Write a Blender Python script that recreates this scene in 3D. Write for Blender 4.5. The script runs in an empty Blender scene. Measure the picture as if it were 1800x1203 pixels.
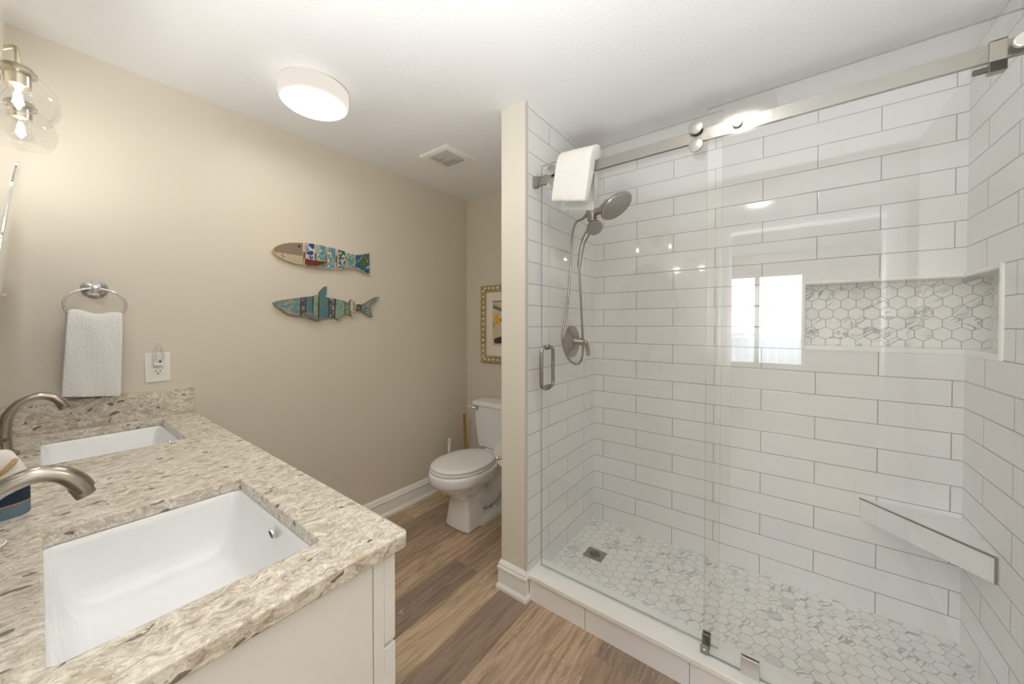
import bpy, bmesh, math, random
from mathutils import Vector, Matrix
random.seed(7)
sc = bpy.context.scene
COL = sc.collection
R = math.radians
PI = math.pi
# ------------------------------------------------------------------ camera
cd = bpy.data.cameras.new('camera'); cam = bpy.data.objects.new('camera', cd); COL.objects.link(cam)
_a, _b = R(37.0704), R(-.8203)
_f = Vector((math.cos(_a)*math.cos(_b), math.sin(_a)*math.cos(_b), math.sin(_b)))
_r = Vector((math.sin(_a), -math.cos(_a), 0)); _u = _r.cross(_f)
cam.matrix_world = Matrix(((_r.x, _u.x, -_f.x, .3161), (_r.y, _u.y, -_f.y, -2.2317), (_r.z, _u.z, -_f.z, 1.3622), (0, 0, 0, 1)))
cd.sensor_width = 36; cd.lens = 630.92/1800*36; cd.shift_y = -(601.5-578.118)/1800; cd.clip_start = .01
sc.camera = cam
# ------------------------------------------------------------------ light and exposure
w = bpy.data.worlds.new('daylight'); sc.world = w; w.use_nodes = True
bg = w.node_tree.nodes['Background']; bg.inputs[0].default_value = (.93, .96, 1, 1); bg.inputs[1].default_value = 5.5
sc.view_settings.view_transform = 'Standard'; sc.view_settings.look = 'None'
sc.view_settings.exposure = 0.8; sc.view_settings.gamma = 1; sc.view_settings.use_curve_mapping = False
BULB_W, BULB_C = 2.0, (1, .985, .965)          # each of the four wall-lamp bulbs
LAMP_L, LAMP_C = 55.0, (1, .985, .965)         # radiance of the ceiling lamps' lower face
# added fill spot aimed up to brighten the ceiling, standing in for bounced flash
fl = bpy.data.lights.new('bounce_fill', 'SPOT'); fl.spot_size = R(150); fl.spot_blend = .9; fl.shadow_soft_size = .22; fl.energy = 97; fl.color = (.935, .972, 1)
flo = bpy.data.objects.new('bounce_fill', fl); COL.objects.link(flo); flo.location = (.28, -2.12, 1.02); flo.rotation_euler = (PI, 0, 0)
cy = sc.cycles
cy.use_denoising = True; cy.caustics_reflective = False; cy.caustics_refractive = False
cy.max_bounces = 14; cy.diffuse_bounces = 7; cy.glossy_bounces = 6; cy.transparent_max_bounces = 32; cy.transmission_bounces = 8
cy.sample_clamp_indirect = 4
def area_portal(loc, rot, sx, sy):
    l = bpy.data.lights.new('window_portal', 'AREA'); l.shape = 'RECTANGLE'; l.size = sx; l.size_y = sy
    l.cycles.is_portal = True
    o = bpy.data.objects.new('window_portal', l); COL.objects.link(o); o.location = loc; o.rotation_euler = rot
area_portal((-3.45, -1.85, 1.42), (0, R(-90), 0), 1.44, 1.3)

# ------------------------------------------------------------------ node helpers
class NT:
    def __init__(s, name):
        s.m = bpy.data.materials.new(name); s.m.use_nodes = True; s.t = s.m.node_tree
        s.t.nodes.clear(); s.out = s.t.nodes.new('ShaderNodeOutputMaterial')
    def n(s, typ, ins=None, **kw):
        nd = s.t.nodes.new('ShaderNode'+typ)
        for k, v in kw.items(): setattr(nd, k, v)
        for k, v in (ins or {}).items():
            sk = nd.inputs[k]
            if isinstance(v, bpy.types.NodeSocket): s.t.links.new(v, sk)
            else:
                if isinstance(v, tuple) and len(v) == 3 and sk.type == 'RGBA': v = v+(1,)
                sk.default_value = v
        return nd
    def math(s, op, a, b=0., c=0.):
        return s.n('Math', {0: a, 1: b, 2: c}, operation=op).outputs[0]
    def vm(s, op, a, b=(0, 0, 0), out=0):
        return s.n('VectorMath', {0: a, 1: b}, operation=op).outputs[out]
    def co(s): return s.n('TexCoord').outputs['Object']
    def sep(s, v): return s.n('SeparateXYZ', {0: v}).outputs
    def comb(s, x=0., y=0., z=0.): return s.n('CombineXYZ', {0: x, 1: y, 2: z}).outputs[0]
    def noise(s, v, scale, detail=3., rough=.5, dist=0., out='Fac'):
        return s.n('TexNoise', {'Vector': v, 'Scale': scale, 'Detail': detail, 'Roughness': rough, 'Distortion': dist}).outputs[out]
    def ramp(s, f, stops, interp='LINEAR'):
        nd = s.n('ValToRGB', {0: f}); cr = nd.color_ramp; cr.interpolation = interp
        while len(cr.elements) < len(stops): cr.elements.new(.5)
        for e, (p, c) in zip(cr.elements, stops):
            e.position = p; e.color = (c+(1,) if len(c) == 3 else c) if isinstance(c, tuple) else (c, c, c, 1)
        return nd.outputs[0]
    def step(s, f, a, b):
        return s.n('MapRange', {0: f, 1: a, 2: b}, clamp=True).outputs[0]
    def mix(s, f, a, b):
        nd = s.n('Mix', data_type='RGBA')
        for i, v in ((0, f), (6, a), (7, b)):
            if isinstance(v, bpy.types.NodeSocket): s.t.links.new(v, nd.inputs[i])
            else: nd.inputs[i].default_value = v+(1,) if isinstance(v, tuple) and len(v) == 3 else v
        return nd.outputs[2]
    def bump(s, h, strength=.2, dist=.001, normal=None):
        ins = {'Height': h, 'Strength': strength, 'Distance': dist}
        if normal is not None: ins['Normal'] = normal
        return s.n('Bump', ins).outputs[0]
    def bsdf(s, color, rough=.5, metal=0., normal=None, **kw):
        ins = {'Base Color': color, 'Roughness': rough, 'Metallic': metal}
        if normal is not None: ins['Normal'] = normal
        ins.update(kw)
        b = s.n('BsdfPrincipled', ins); s.t.links.new(b.outputs[0], s.out.inputs[0]); return s.m
def lin(r, g, b):
    f = lambda c: c/255/12.92 if c/255 <= .04045 else ((c/255+.055)/1.055)**2.4
    return (f(r), f(g), f(b))
def plain(name, c, rough=.5, metal=0., **kw):
    t = NT(name); return t.bsdf(lin(*c), rough, metal, **kw)

# ------------------------------------------------------------------ materials
def m_paint(name, c, scale, strength, rough=.6):
    t = NT(name); p = t.co()
    n = t.noise(p, scale, 4, .55)
    v = t.noise(p, 1.3, 2)
    col = t.mix(t.step(v, .3, .7), lin(*c), lin(*[x*.985 for x in c]))
    return t.bsdf(col, rough, normal=t.bump(n, strength, .002), **{'Specular IOR Level': .3})
M = {}
M['beige'] = m_paint('beige_wall_paint', (217, 209, 194), 110, .12, .5)
M['cream'] = m_paint('cream_wall_paint', (226, 221, 208), 110, .12, .5)
M['ceiling'] = m_paint('ceiling_paint', (238, 238, 238), 62, .6, .8)
M['trimwhite'] = plain('white_trim_paint', (244, 244, 242), .3)
M['cabinet'] = plain('white_cabinet_lacquer', (233, 232, 230), .35)
M['porcelain'] = plain('white_porcelain', (235, 236, 237), .06, **{'Coat Weight': .5, 'Coat Roughness': .03})
M['seatplastic'] = plain('white_seat_plastic', (232, 231, 229), .22)
M['whiteplastic'] = plain('white_plastic', (238, 236, 230), .3)
M['dark'] = plain('dark_hole', (22, 22, 22), .6)
M['rubber'] = plain('black_rubber', (40, 40, 40), .5)
M['yellow'] = plain('yellow_plastic', (232, 178, 40), .35)
M['paper'] = plain('toilet_paper_white', (238, 234, 226), .9)
M['stoneCap'] = plain('white_curb_stone', (244, 243, 240), .18)
def m_metal(name, c, rough, aniso_axis=None):
    t = NT(name); p = t.co()
    if aniso_axis is not None:
        s = [260., 260., 260.]; s[aniso_axis] = 6.
        n = t.noise(t.vm('MULTIPLY', p, tuple(s)), 1., 3)
        r = t.math('MULTIPLY_ADD', n, .14, rough-.07)
        return t.bsdf(lin(*c), r, 1., normal=t.bump(n, .06, .0004))
    return t.bsdf(lin(*c), rough, 1.)
M['nickel'] = m_metal('brushed_nickel', (166, 159, 149), .27)
M['nickelX'] = m_metal('brushed_nickel_bar', (150, 147, 141), .33)
M['chrome'] = m_metal('polished_chrome', (225, 225, 226), .05)
M['steel'] = m_metal('satin_steel', (165, 162, 155), .33)
M['brass'] = m_metal('champagne_nickel', (190, 180, 158), .25)
M['mirror'] = m_metal('mirror_silver', (236, 238, 238), .01)
M['silverpaint'] = plain('clip_steel', (222, 222, 220), .36, .9)
M['rollercap'] = plain('turned_steel_cap', (160, 158, 154), .34, .95)
def m_glass(name, tint, k=1.0):
    t = NT(name)
    g = t.n('NewGeometry').outputs['Backfacing']
    ior = t.math('MULTIPLY_ADD', g, 1/1.5-1.5, 1.5)
    f = t.n('Fresnel', {'IOR': ior}).outputs[0]
    f = t.math('MULTIPLY', f, k)
    tr = t.n('BsdfTransparent', {0: tint}); gl = t.n('BsdfGlossy', {0: (1, 1, 1), 'Roughness': 0.0})
    mx = t.n('MixShader', {0: f, 1: tr.outputs[0], 2: gl.outputs[0]})
    t.t.links.new(mx.outputs[0], t.out.inputs[0]); return t.m
M['glass'] = m_glass('shower_glass', (.993, .997, .995))
M['globe'] = m_glass('clear_globe_glass', (.955, .96, .96), 1.5)
M['clearplastic'] = m_glass('clear_plastic', (.965, .955, .97), 1.6)
t = NT('glass_edge'); M['glassedge'] = t.bsdf(lin(120, 142, 134), .12, **{'Alpha': .55})
def tile_mat(name, axis, off, sign=1, wave=.5):
    t = NT(name); x, y, z = t.sep(t.co())
    u = t.math('MULTIPLY_ADD', x if axis == 'x' else y, sign, -off)
    v = t.math('SUBTRACT', z, .0604)
    bt = t.n('TexBrick', {'Vector': t.comb(u, v, 0.), 'Color1': (0, 0, 0), 'Color2': (1, 1, 1), 'Mortar': (.5, .5, .5), 'Scale': 1., 'Mortar Size': .0017, 'Mortar Smooth': .1, 'Bias': 0., 'Brick Width': .424, 'Row Height': .1071}, offset=.5, offset_frequency=2, squash=1.)
    b2 = t.n('TexBrick', {'Vector': t.comb(u, v, 0.), 'Color1': (0, 0, 0), 'Color2': (1, 1, 1), 'Mortar': (.5, .5, .5), 'Scale': 1., 'Mortar Size': .006, 'Mortar Smooth': 1., 'Bias': 0., 'Brick Width': .424, 'Row Height': .1071}, offset=.5, offset_frequency=2, squash=1.)
    fac = bt.outputs['Fac']
    per = t.step(bt.outputs['Color'], 0, 1)
    c = t.mix(per, lin(237, 237, 237), lin(234, 234, 234))
    col = t.mix(fac, c, lin(158, 156, 149))
    rough = t.math('MULTIPLY_ADD', fac, .6, .07)
    wv = t.noise(t.co(), 7., 2)
    h = t.math('MULTIPLY_ADD', b2.outputs['Fac'], -1., t.math('MULTIPLY', wv, wave))
    return t.bsdf(col, rough, normal=t.bump(h, .5, .0012))
M['tileL'] = tile_mat('glossy_subway_tile_left', 'x', 2.392)
M['tileB'] = tile_mat('glossy_subway_tile_back', 'y', 1.508, -1)
M['tileR'] = tile_mat('glossy_subway_tile_right', 'x', 2.158)
def hex_mat(name, ua, va, width=.0535, uo=0., vo=0., groutc=(168, 164, 150)):
    t = NT(name); c = t.sep(t.co())
    u = t.math('DIVIDE', t.math('SUBTRACT', c[ua], uo), width); v = t.math('DIVIDE', t.math('SUBTRACT', c[va], vo), width)
    p = t.comb(u, v, 0.)
    r = (1, 1.7320508, 1); h = (.5, .8660254, .5)
    a = t.vm('SUBTRACT', t.vm('MODULO', t.vm('ADD', p, (100, 173.20508, 0)), r), h)
    b = t.vm('SUBTRACT', t.vm('MODULO', t.vm('ADD', p, (100.5, 174.071106, 0)), r), h)
    da = t.vm('DOT_PRODUCT', t.vm('MULTIPLY', a, (1, 1, 0)), a, 1); db = t.vm('DOT_PRODUCT', t.vm('MULTIPLY', b, (1, 1, 0)), b, 1)
    k = t.math('LESS_THAN', da, db)
    g = t.n('Mix', {0: k, 4: b, 5: a}, data_type='VECTOR').outputs[1]
    ag = t.vm('MULTIPLY', t.vm('ABSOLUTE', g), (1, 1, 0))
    hd = t.math('MAXIMUM', t.sep(ag)[0], t.vm('DOT_PRODUCT', ag, (.5, .8660254, 0), 1))
    idv = t.vm('MULTIPLY', t.vm('SUBTRACT', p, g), (1, 1, 0))
    wn = t.n('TexWhiteNoise', {'Vector': t.vm('SNAP', t.vm('ADD', idv, (.13, .17, 0)), (.25, .25, 1))}, noise_dimensions='3D')
    grout = t.step(hd, .470, .482)
    q = t.vm('ADD', t.vm('MULTIPLY', p, (.5, .5, 0)), t.vm('MULTIPLY', wn.outputs['Color'], (23, 31, 17)))
    # veins stretched along a direction that differs from tile to tile
    rot = t.n('VectorRotate', {'Vector': q, 'Axis': (0, 0, 1), 'Angle': t.math('MULTIPLY_ADD', wn.outputs['Value'], .7, .3)}).outputs[0]
    qs = t.vm('MULTIPLY', rot, (.7, 2.0, 1))
    n1 = t.noise(qs, 1.0, 5, .55, .7)
    vein = t.math('SUBTRACT', 1., t.step(t.math('ABSOLUTE', t.math('SUBTRACT', n1, .5)), 0., .035))
    msk = t.step(t.noise(q, .55, 2), .47, .60)
    vein = t.math('MULTIPLY', vein, msk)
    cloud = t.step(t.noise(qs, .6, 4), .42, .75)
    base = t.mix(t.math('MULTIPLY', cloud, .3), lin(244, 244, 242), lin(206, 208, 208))
    base = t.mix(t.math('MULTIPLY', t.math('GREATER_THAN', wn.outputs['Value'], .985), .3), base, lin(175, 180, 182))
    col = t.mix(t.math('MULTIPLY', vein, .8), base, lin(142, 146, 148))
    col = t.mix(grout, col, lin(*groutc))
    rough = t.math('MULTIPLY_ADD', grout, .5, .22)
    return t.bsdf(col, rough, normal=t.bump(t.math('SUBTRACT', 1., grout), .35, .001))
M['hexfloor'] = hex_mat('marble_hexagon_floor', 0, 1, .0535, .02, .01, (186, 182, 168))
M['hexY'] = hex_mat('marble_hexagon_back', 1, 2, .0535, -2.7985, 1.363)
M['hexX'] = hex_mat('marble_hexagon_side', 0, 2, .0535, 2.6, 1.363)
def m_floor():
    t = NT('oak_plank_floor'); x, y, z = t.sep(t.co())
    wpl, L = .1795, 1.22
    vy = t.math('DIVIDE', t.math('ADD', y, .729), wpl)
    row = t.math('FLOOR', vy)
    ro = t.n('TexWhiteNoise', {'W': row}, noise_dimensions='1D').outputs['Value']
    # the row from -0.908 to -0.729 ends at x = 1.758
    ro = t.math('MULTIPLY', t.math('SUBTRACT', ro, t.n('TexWhiteNoise', {'W': -1.}, noise_dimensions='1D').outputs['Value']), 3.)
    ux = t.math('ADD', t.math('DIVIDE', t.math('SUBTRACT', x, 1.758), L), ro)
    cx = t.math('FLOOR', ux)
    wn = t.n('TexWhiteNoise', {'Vector': t.comb(row, cx, 3.7)}, noise_dimensions='3D')
    val = wn.outputs['Value']
    for rr, v0 in ((1., .25), (0., .62), (-1., .02), (-2., .80), (-3., .07), (-4., .58)):   # tones of the planks in view
        k = t.math('COMPARE', row, rr, .1)
        if rr == -1.: k = t.math('MULTIPLY', k, t.math('LESS_THAN', ux, 0.))
        elif rr == -3.: k = t.math('MULTIPLY', k, t.math('LESS_THAN', cx, 9.))
        val = t.n('Mix', {0: k, 2: val, 3: v0}).outputs[0]
    fx = t.math('ABSOLUTE', t.math('SUBTRACT', t.math('FRACT', ux), .5)); fy = t.math('ABSOLUTE', t.math('SUBTRACT', t.math('FRACT', vy), .5))
    gap = t.math('MAXIMUM', t.step(fy, .494, .5), t.step(fx, .4990, .5))
    ofs = t.vm('MULTIPLY', wn.outputs['Color'], (7, 9, 5))
    q = t.vm('ADD', t.comb(x, y, 0.), ofs)
    g1 = t.noise(t.vm('MULTIPLY', q, (2.2, 26, 1)), 1., 6, .6, 1.6)
    g2 = t.noise(t.vm('MULTIPLY', q, (9, 150, 1)), 1., 4, .6)
    g3 = t.noise(t.vm('MULTIPLY', q, (1.5, 7, 1)), 1., 3, .5, .5)
    light = t.ramp(val, [(0., lin(150, 131, 117)), (.3, lin(178, 152, 127)), (.55, lin(190, 164, 137)), (.8, lin(204, 180, 150)), (1., lin(168, 146, 126))])
    dark = t.mix(.55, light, lin(104, 84, 68))
    c = t.mix(t.step(g1, .42, .64), light, dark)
    pale = t.step(t.math('ABSOLUTE', t.math('SUBTRACT', t.noise(t.vm('MULTIPLY', q, (4.5, 30, 1)), 1., 3, .5, 2.2), .5)), .02, 0.)
    c = t.mix(t.math('MULTIPLY', t.math('MULTIPLY', pale, t.step(g3, .48, .6)), .6), c, lin(222, 206, 182))
    c = t.mix(t.math('MULTIPLY', t.step(g2, .52, .75), .4), c, lin(104, 84, 68))
    c = t.mix(t.math('MULTIPLY', gap, .55), c, lin(90, 72, 58))
    h = t.math('SUBTRACT', t.math('MULTIPLY', g2, .4), gap)
    return t.bsdf(c, t.math('MULTIPLY_ADD', g2, .2, .36), normal=t.bump(h, .3, .001))
M['floor'] = m_floor()
def m_quartz():
    t = NT('speckled_quartz'); p = t.co()
    def wobble(scale, amp): return t.vm('MULTIPLY', t.vm('SUBTRACT', t.noise(p, scale, 2, .5, 0., 'Color'), (.5, .5, .5)), (amp, amp, amp))
    q = t.vm('ADD', t.vm('ADD', p, wobble(14., .06)), wobble(46., .022))
    n1 = t.noise(t.vm('MULTIPLY', q, (34, 66, 66)), 1., 5, .6, .6)
    n2 = t.noise(t.vm('MULTIPLY', q, (48, 105, 105)), 1., 3, .55, .8)
    n3 = t.noise(t.vm('MULTIPLY', q, (90, 220, 220)), 1., 4, .6, .5)
    n4 = t.noise(p, 11., 3)
    c = t.ramp(n1, [(.32, lin(164, 152, 134)), (.43, lin(194, 184, 168)), (.54, lin(214, 206, 192)), (.66, lin(234, 228, 217))])
    c = t.mix(t.math('MULTIPLY', t.step(n3, .52, .66), .45), c, lin(170, 154, 132))
    c = t.mix(t.math('MULTIPLY', t.step(n3, .46, .34), .55), c, lin(242, 237, 228))
    ridge = t.step(t.math('ABSOLUTE', t.math('SUBTRACT', n2, .5)), .022, .004)
    c = t.mix(t.math('MULTIPLY', t.math('MULTIPLY', ridge, t.step(n4, .38, .58)), .75), c, lin(140, 121, 97))
    r2 = t.step(t.math('ABSOLUTE', t.math('SUBTRACT', n2, .42)), .012, .002)
    c = t.mix(t.math('MULTIPLY', t.math('MULTIPLY', r2, t.step(n4, .62, .46)), .6), c, lin(128, 114, 98))
    vo = t.n('TexVoronoi', {'Vector': t.vm('MULTIPLY', q, (26, 52, 52)), 'Scale': 1., 'Randomness': 1.})
    cid = t.sep(vo.outputs['Color']); near = t.step(vo.outputs['Distance'], .40, .33)
    tn = t.math('MULTIPLY', near, t.math('LESS_THAN', cid[0], .12))
    c = t.mix(t.math('MULTIPLY', tn, .8), c, lin(188, 173, 150))
    v2 = t.n('TexVoronoi', {'Vector': t.vm('MULTIPLY', q, (30, 66, 66)), 'Scale': 1., 'Randomness': 1.})
    c2 = t.sep(v2.outputs['Color']); sp = t.step(v2.outputs['Distance'], .40, .34)
    c = t.mix(t.math('MULTIPLY', t.math('MULTIPLY', sp, t.math('GREATER_THAN', c2[1], .89)), .85), c, lin(96, 87, 78))
    c = t.mix(t.math('MULTIPLY', t.math('MULTIPLY', sp, t.math('LESS_THAN', c2[1], .014)), .6), c, lin(182, 140, 88))
    v3 = t.n('TexVoronoi', {'Vector': t.vm('MULTIPLY', q, (110, 300, 300)), 'Scale': 1., 'Randomness': 1.})
    c3 = t.sep(v3.outputs['Color'])
    c = t.mix(t.math('MULTIPLY', t.math('MULTIPLY', t.step(v3.outputs['Distance'], .36, .26), t.math('GREATER_THAN', c3[0], .93)), .6), c, lin(112, 98, 82))
    return t.bsdf(c, .22)
M['quartz'] = m_quartz()
def m_terry():
    t = NT('white_terry_cloth'); p = t.co()
    n = t.noise(p, 330., 2, .6); n2 = t.noise(t.vm('MULTIPLY', p, (60, 60, 190)), 1., 3)
    c = t.mix(t.step(n, .3, .7), lin(228, 226, 221), lin(238, 237, 233))
    return t.bsdf(c, .95, normal=t.bump(t.math('ADD', n, t.math('MULTIPLY', n2, .7)), .8, .003), **{'Sheen Weight': .3})
M['terry'] = m_terry()
def m_worn(name, c, under=(214, 200, 176), amt=.42, scale=55., stretch=(1, 1, 1), c2=None):
    t = NT(name); p = t.co()
    q = t.vm('MULTIPLY', p, stretch)
    n = t.noise(q, scale*.6, 7, .68, .4); n2 = t.noise(p, 300., 2)
    c = tuple(x*.9 for x in c); base = lin(*c)
    cc = t.mix(t.step(n2, .35, .7), base, lin(*[x*.86 for x in c]))
    if c2 is not None: cc = t.mix(t.step(t.noise(q, scale*.45, 3), .48, .52), cc, lin(*c2))
    cc = t.mix(t.step(n, 1-amt, 1-amt+.03), cc, lin(*under))
    return t.bsdf(cc, .75, normal=t.bump(n, .3, .001))
M['fishtaupe'] = m_worn('worn_taupe_paint', (160, 137, 120), (205, 170, 110), .30)
M['fishcream'] = m_worn('worn_cream_paint', (216, 198, 168), (120, 100, 76), .40, 110.)
M['fishblue'] = m_worn('worn_royal_blue_paint', (30, 84, 160), (214, 204, 186), .50, 70.)
M['fishaqua'] = m_worn('worn_aqua_paint', (100, 164, 172), (208, 192, 170), .46, 85.)
M['fishteal'] = m_worn('worn_teal_paint', (40, 112, 124), (206, 190, 168), .49, 85.)
M['fishtail'] = m_worn('worn_blue_tail_paint', (28, 104, 138), (200, 190, 172), .45, 85.)
M['fishgreen'] = m_worn('worn_green_paint', (92, 118, 20), (40, 104, 128), .42, 110.)
M['fishred'] = m_worn('worn_red_paint', (118, 50, 36), (214, 200, 184), .37, 80.)
M['rawedge'] = plain('raw_wood_edge', (214, 186, 132), .7)
M['slatedge'] = plain('cream_slat_edge', (214, 204, 184), .7)
M['rawwood'] = plain('raw_wood_bar', (128, 98, 56), .8)
M['shkblue'] = m_worn('weathered_blue_paint', (86, 156, 172), (158, 144, 118), .52, 75., (.6, 1, 1.5))
M['shknavy'] = m_worn('weathered_navy_paint', (44, 84, 134), (150, 136, 118), .51, 80.)
M['shkmint'] = m_worn('weathered_mint_paint', (150, 190, 168), (124, 122, 94), .47, 90., (1, 1, 2.2))
M['shkturq'] = m_worn('weathered_turquoise_paint', (70, 148, 166), (112, 108, 88), .49, 60., (1, 1, 2.6))
M['shkwhite'] = m_worn('weathered_white_paint', (224, 212, 192), (150, 134, 108), .47, 80.)
M['shkgrey'] = m_worn('weathered_grey_paint', (150, 150, 156), (120, 98, 64), .45, 70., (1, 1, 1), (110, 116, 130))
M['shkedge'] = plain('grey_wood_edge', (124, 108, 76), .8)
def m_crackle():
    t = NT('crackled_white_paint'); p = t.co()
    d = t.n('TexVoronoi', {'Vector': p, 'Scale': 150., 'Randomness': 1.}, feature='DISTANCE_TO_EDGE').outputs['Distance']
    k = t.math('MULTIPLY', t.step(d, .05, .0), t.step(t.noise(p, 30.), .45, .55))
    return t.bsdf(t.mix(t.math('MULTIPLY', k, .4), lin(232, 226, 220), lin(176, 164, 150)), .6)
M['crackle'] = m_crackle()
M['navy'] = m_worn('worn_navy_band', (26, 46, 72), (150, 130, 110), .24, 120., (1, 1, .4))
M['slate'] = m_worn('worn_light_blue_band', (120, 148, 164), (96, 120, 134), .40, 200., (1, 1, .4))
M['rust'] = plain('orange_worn_edge', (196, 146, 86), .8)
def m_rope():
    t = NT('jute_rope'); p = t.co()
    w = t.n('TexWave', {'Vector': p, 'Scale': 120., 'Distortion': 1.}).outputs['Fac']
    return t.bsdf(t.mix(w, lin(150, 122, 84), lin(204, 178, 134)), .9, normal=t.bump(w, .5, .001))
M['rope'] = m_rope()
def m_emit(name, c, s):
    t = NT(name); e = t.n('Emission', {0: c, 1: s}); t.t.links.new(e.outputs[0], t.out.inputs[0]); return t.m
def m_gold():
    t = NT('silvered_gold_frame'); p = t.co()
    n = t.noise(p, 90., 3)
    return t.bsdf(t.mix(t.step(n, .35, .65), lin(176, 158, 106), lin(206, 192, 150)), .36, .8)
M['gold'] = m_gold()
M['bead'] = plain('silver_bead', (228, 222, 206), .25, .75)
M['mat'] = plain('cream_mat_board', (232, 226, 214), .8)
def m_art():
    t = NT('sandy_print'); p = t.co(); n = t.noise(p, 120., 4)
    return t.bsdf(t.mix(t.step(n, .35, .7), lin(214, 206, 182), lin(188, 178, 150)), .7)
M['art'] = m_art()
M['star'] = plain('orange_starfish_print', (232, 166, 60), .7)
M['artgreen'] = plain('dark_green_print', (46, 72, 62), .7)
M['artbrown'] = plain('dark_brown_print', (66, 54, 52), .7)
M['goldstick'] = plain('varnished_wood_stick', (176, 132, 54), .4)
M['curtain'] = plain('white_curtain', (236, 236, 234), .9)

# ------------------------------------------------------------------ mesh builder
def rrect(cx, cy, hx, hy, r, n=6):
    r = min(r, hx-1e-5, hy-1e-5); pts = []
    for (sx, sy, a0) in ((1, 1, 0), (-1, 1, 90), (-1, -1, 180), (1, -1, 270)):
        for i in range(n+1):
            a = R(a0+90*i/n); pts.append((cx+sx*(hx-r)+r*math.cos(a), cy+sy*(hy-r)+r*math.sin(a)))
    return pts
class MB:
    def __init__(s): s.bm = bmesh.new(); s.mi = 0
    def face(s, vs):
        try:
            f = s.bm.faces.new(vs); f.material_index = s.mi; return f
        except ValueError: return None
    def loft(s, rings, cap0=True, cap1=True, closed=True, loop=False):
        V = [[s.bm.verts.new(p) for p in r] for r in rings]
        m = len(V[0])
        pairs = list(zip(V, V[1:]))+([(V[-1], V[0])] if loop else [])
        for a, b in pairs:
            for i in range(m if closed else m-1):
                j = (i+1) % m; s.face([a[i], a[j], b[j], b[i]])
        if not loop and closed:
            if cap0: s.face(V[0][::-1])
            if cap1: s.face(V[-1])
        return s
    def box(s, x0, x1, y0, y1, z0, z1):
        return s.loft([[(x0, y0, z), (x1, y0, z), (x1, y1, z), (x0, y1, z)] for z in (z0, z1)])
    def prism(s, poly, axis, a0, a1):
        f = {'x': lambda p, a: (a, p[0], p[1]), 'y': lambda p, a: (p[0], a, p[1]), 'z': lambda p, a: (p[0], p[1], a)}[axis]
        return s.loft([[f(p, a) for p in poly] for a in (a0, a1)])
    def lathe(s, prof, origin=(0, 0, 0), axis=(0, 0, 1), n=32, cap0=True, cap1=True):
        ax = Vector(axis).normalized(); o = Vector(origin)
        u = ax.orthogonal().normalized(); v = ax.cross(u)
        return s.loft([[o+ax*z+(u*math.cos(2*PI*i/n)+v*math.sin(2*PI*i/n))*max(r, 1e-5) for i in range(n)] for r, z in prof], cap0, cap1)
    def cyl(s, a, b, r, n=20, r2=None):
        a = Vector(a); b = Vector(b)
        return s.lathe([(r, 0), (r if r2 is None else r2, (b-a).length)], a, b-a, n)
    def tube(s, pts, r, n=12, loop=False, squash=None, up=None):
        P = [Vector(p) for p in pts]; m = len(P); rings = []; pu = None
        for i, p in enumerate(P):
            if loop: d = P[(i+1) % m]-P[i-1]
            else: d = P[min(i+1, m-1)]-P[max(i-1, 0)]
            d.normalize()
            if up is not None: u = Vector(up)
            else: u = pu if pu is not None else d.orthogonal()
            u = (u-d*u.dot(d)).normalized(); pu = u; v = d.cross(u)
            rr = r[i] if isinstance(r, (list, tuple)) else r
            ru, rv = rr if isinstance(rr, tuple) else (rr, rr)
            rings.append([p+u*math.cos(2*PI*k/n)*ru+v*math.sin(2*PI*k/n)*rv for k in range(n)])
        return s.loft(rings, loop=loop)
    def sphere(s, c, r, n=20, sx=1, sy=1, sz=1):
        m = n//2
        return s.loft([[(c[0]+sx*r*math.sin(PI*j/m)*math.cos(2*PI*i/n), c[1]+sy*r*math.sin(PI*j/m)*math.sin(2*PI*i/n), c[2]-sz*r*math.cos(PI*j/m)) for i in range(n)] for j in [.02]+list(range(1, m))+[m-.02]])
    def done(s, name, mats, parent=None, bevel=0., seg=2, sub=0, angle=35, kind=None):
        bmesh.ops.recalc_face_normals(s.bm, faces=s.bm.faces[:])
        me = bpy.data.meshes.new(name); s.bm.to_mesh(me); s.bm.free()
        for m in (mats if isinstance(mats, (list, tuple)) else [mats]): me.materials.append(m)
        me.polygons.foreach_set('use_smooth', [True]*len(me.polygons))
        me.set_sharp_from_angle(angle=R(angle))
        o = bpy.data.objects.new(name, me); COL.objects.link(o)
        if parent is not None:
            o.parent = parent; o.matrix_parent_inverse = Matrix.Translation(-WP[parent.name])
        if bevel:
            b = o.modifiers.new('bevel', 'BEVEL'); b.width = bevel; b.segments = seg; b.limit_method = 'ANGLE'; b.angle_limit = R(40)
        if sub:
            q = o.modifiers.new('subsurf', 'SUBSURF'); q.levels = sub; q.render_levels = sub
        if kind: o['kind'] = kind
        WP[o.name] = Vector((0, 0, 0))
        return o
WP = {}
def thing(name, label, cat, loc=(0, 0, 0), group=None):
    o = bpy.data.objects.new(name, None); COL.objects.link(o); o.location = loc; o.empty_display_size = .05
    o['label'] = label; o['category'] = cat
    if group: o['group'] = group
    WP[o.name] = Vector(loc); return o
def tag(o, label, cat, group=None):
    o['label'] = label; o['category'] = cat
    if group: o['group'] = group
    return o
def struct(mb, name, mats, **kw): return mb.done(name, mats, kind='structure', **kw)
def copy_tree(o, parent=None):
    c = o.copy(); COL.objects.link(c)
    if parent is not None: c.parent = parent; c.matrix_parent_inverse = o.matrix_parent_inverse.copy()
    for ch in o.children: copy_tree(ch, c)
    return c
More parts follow.
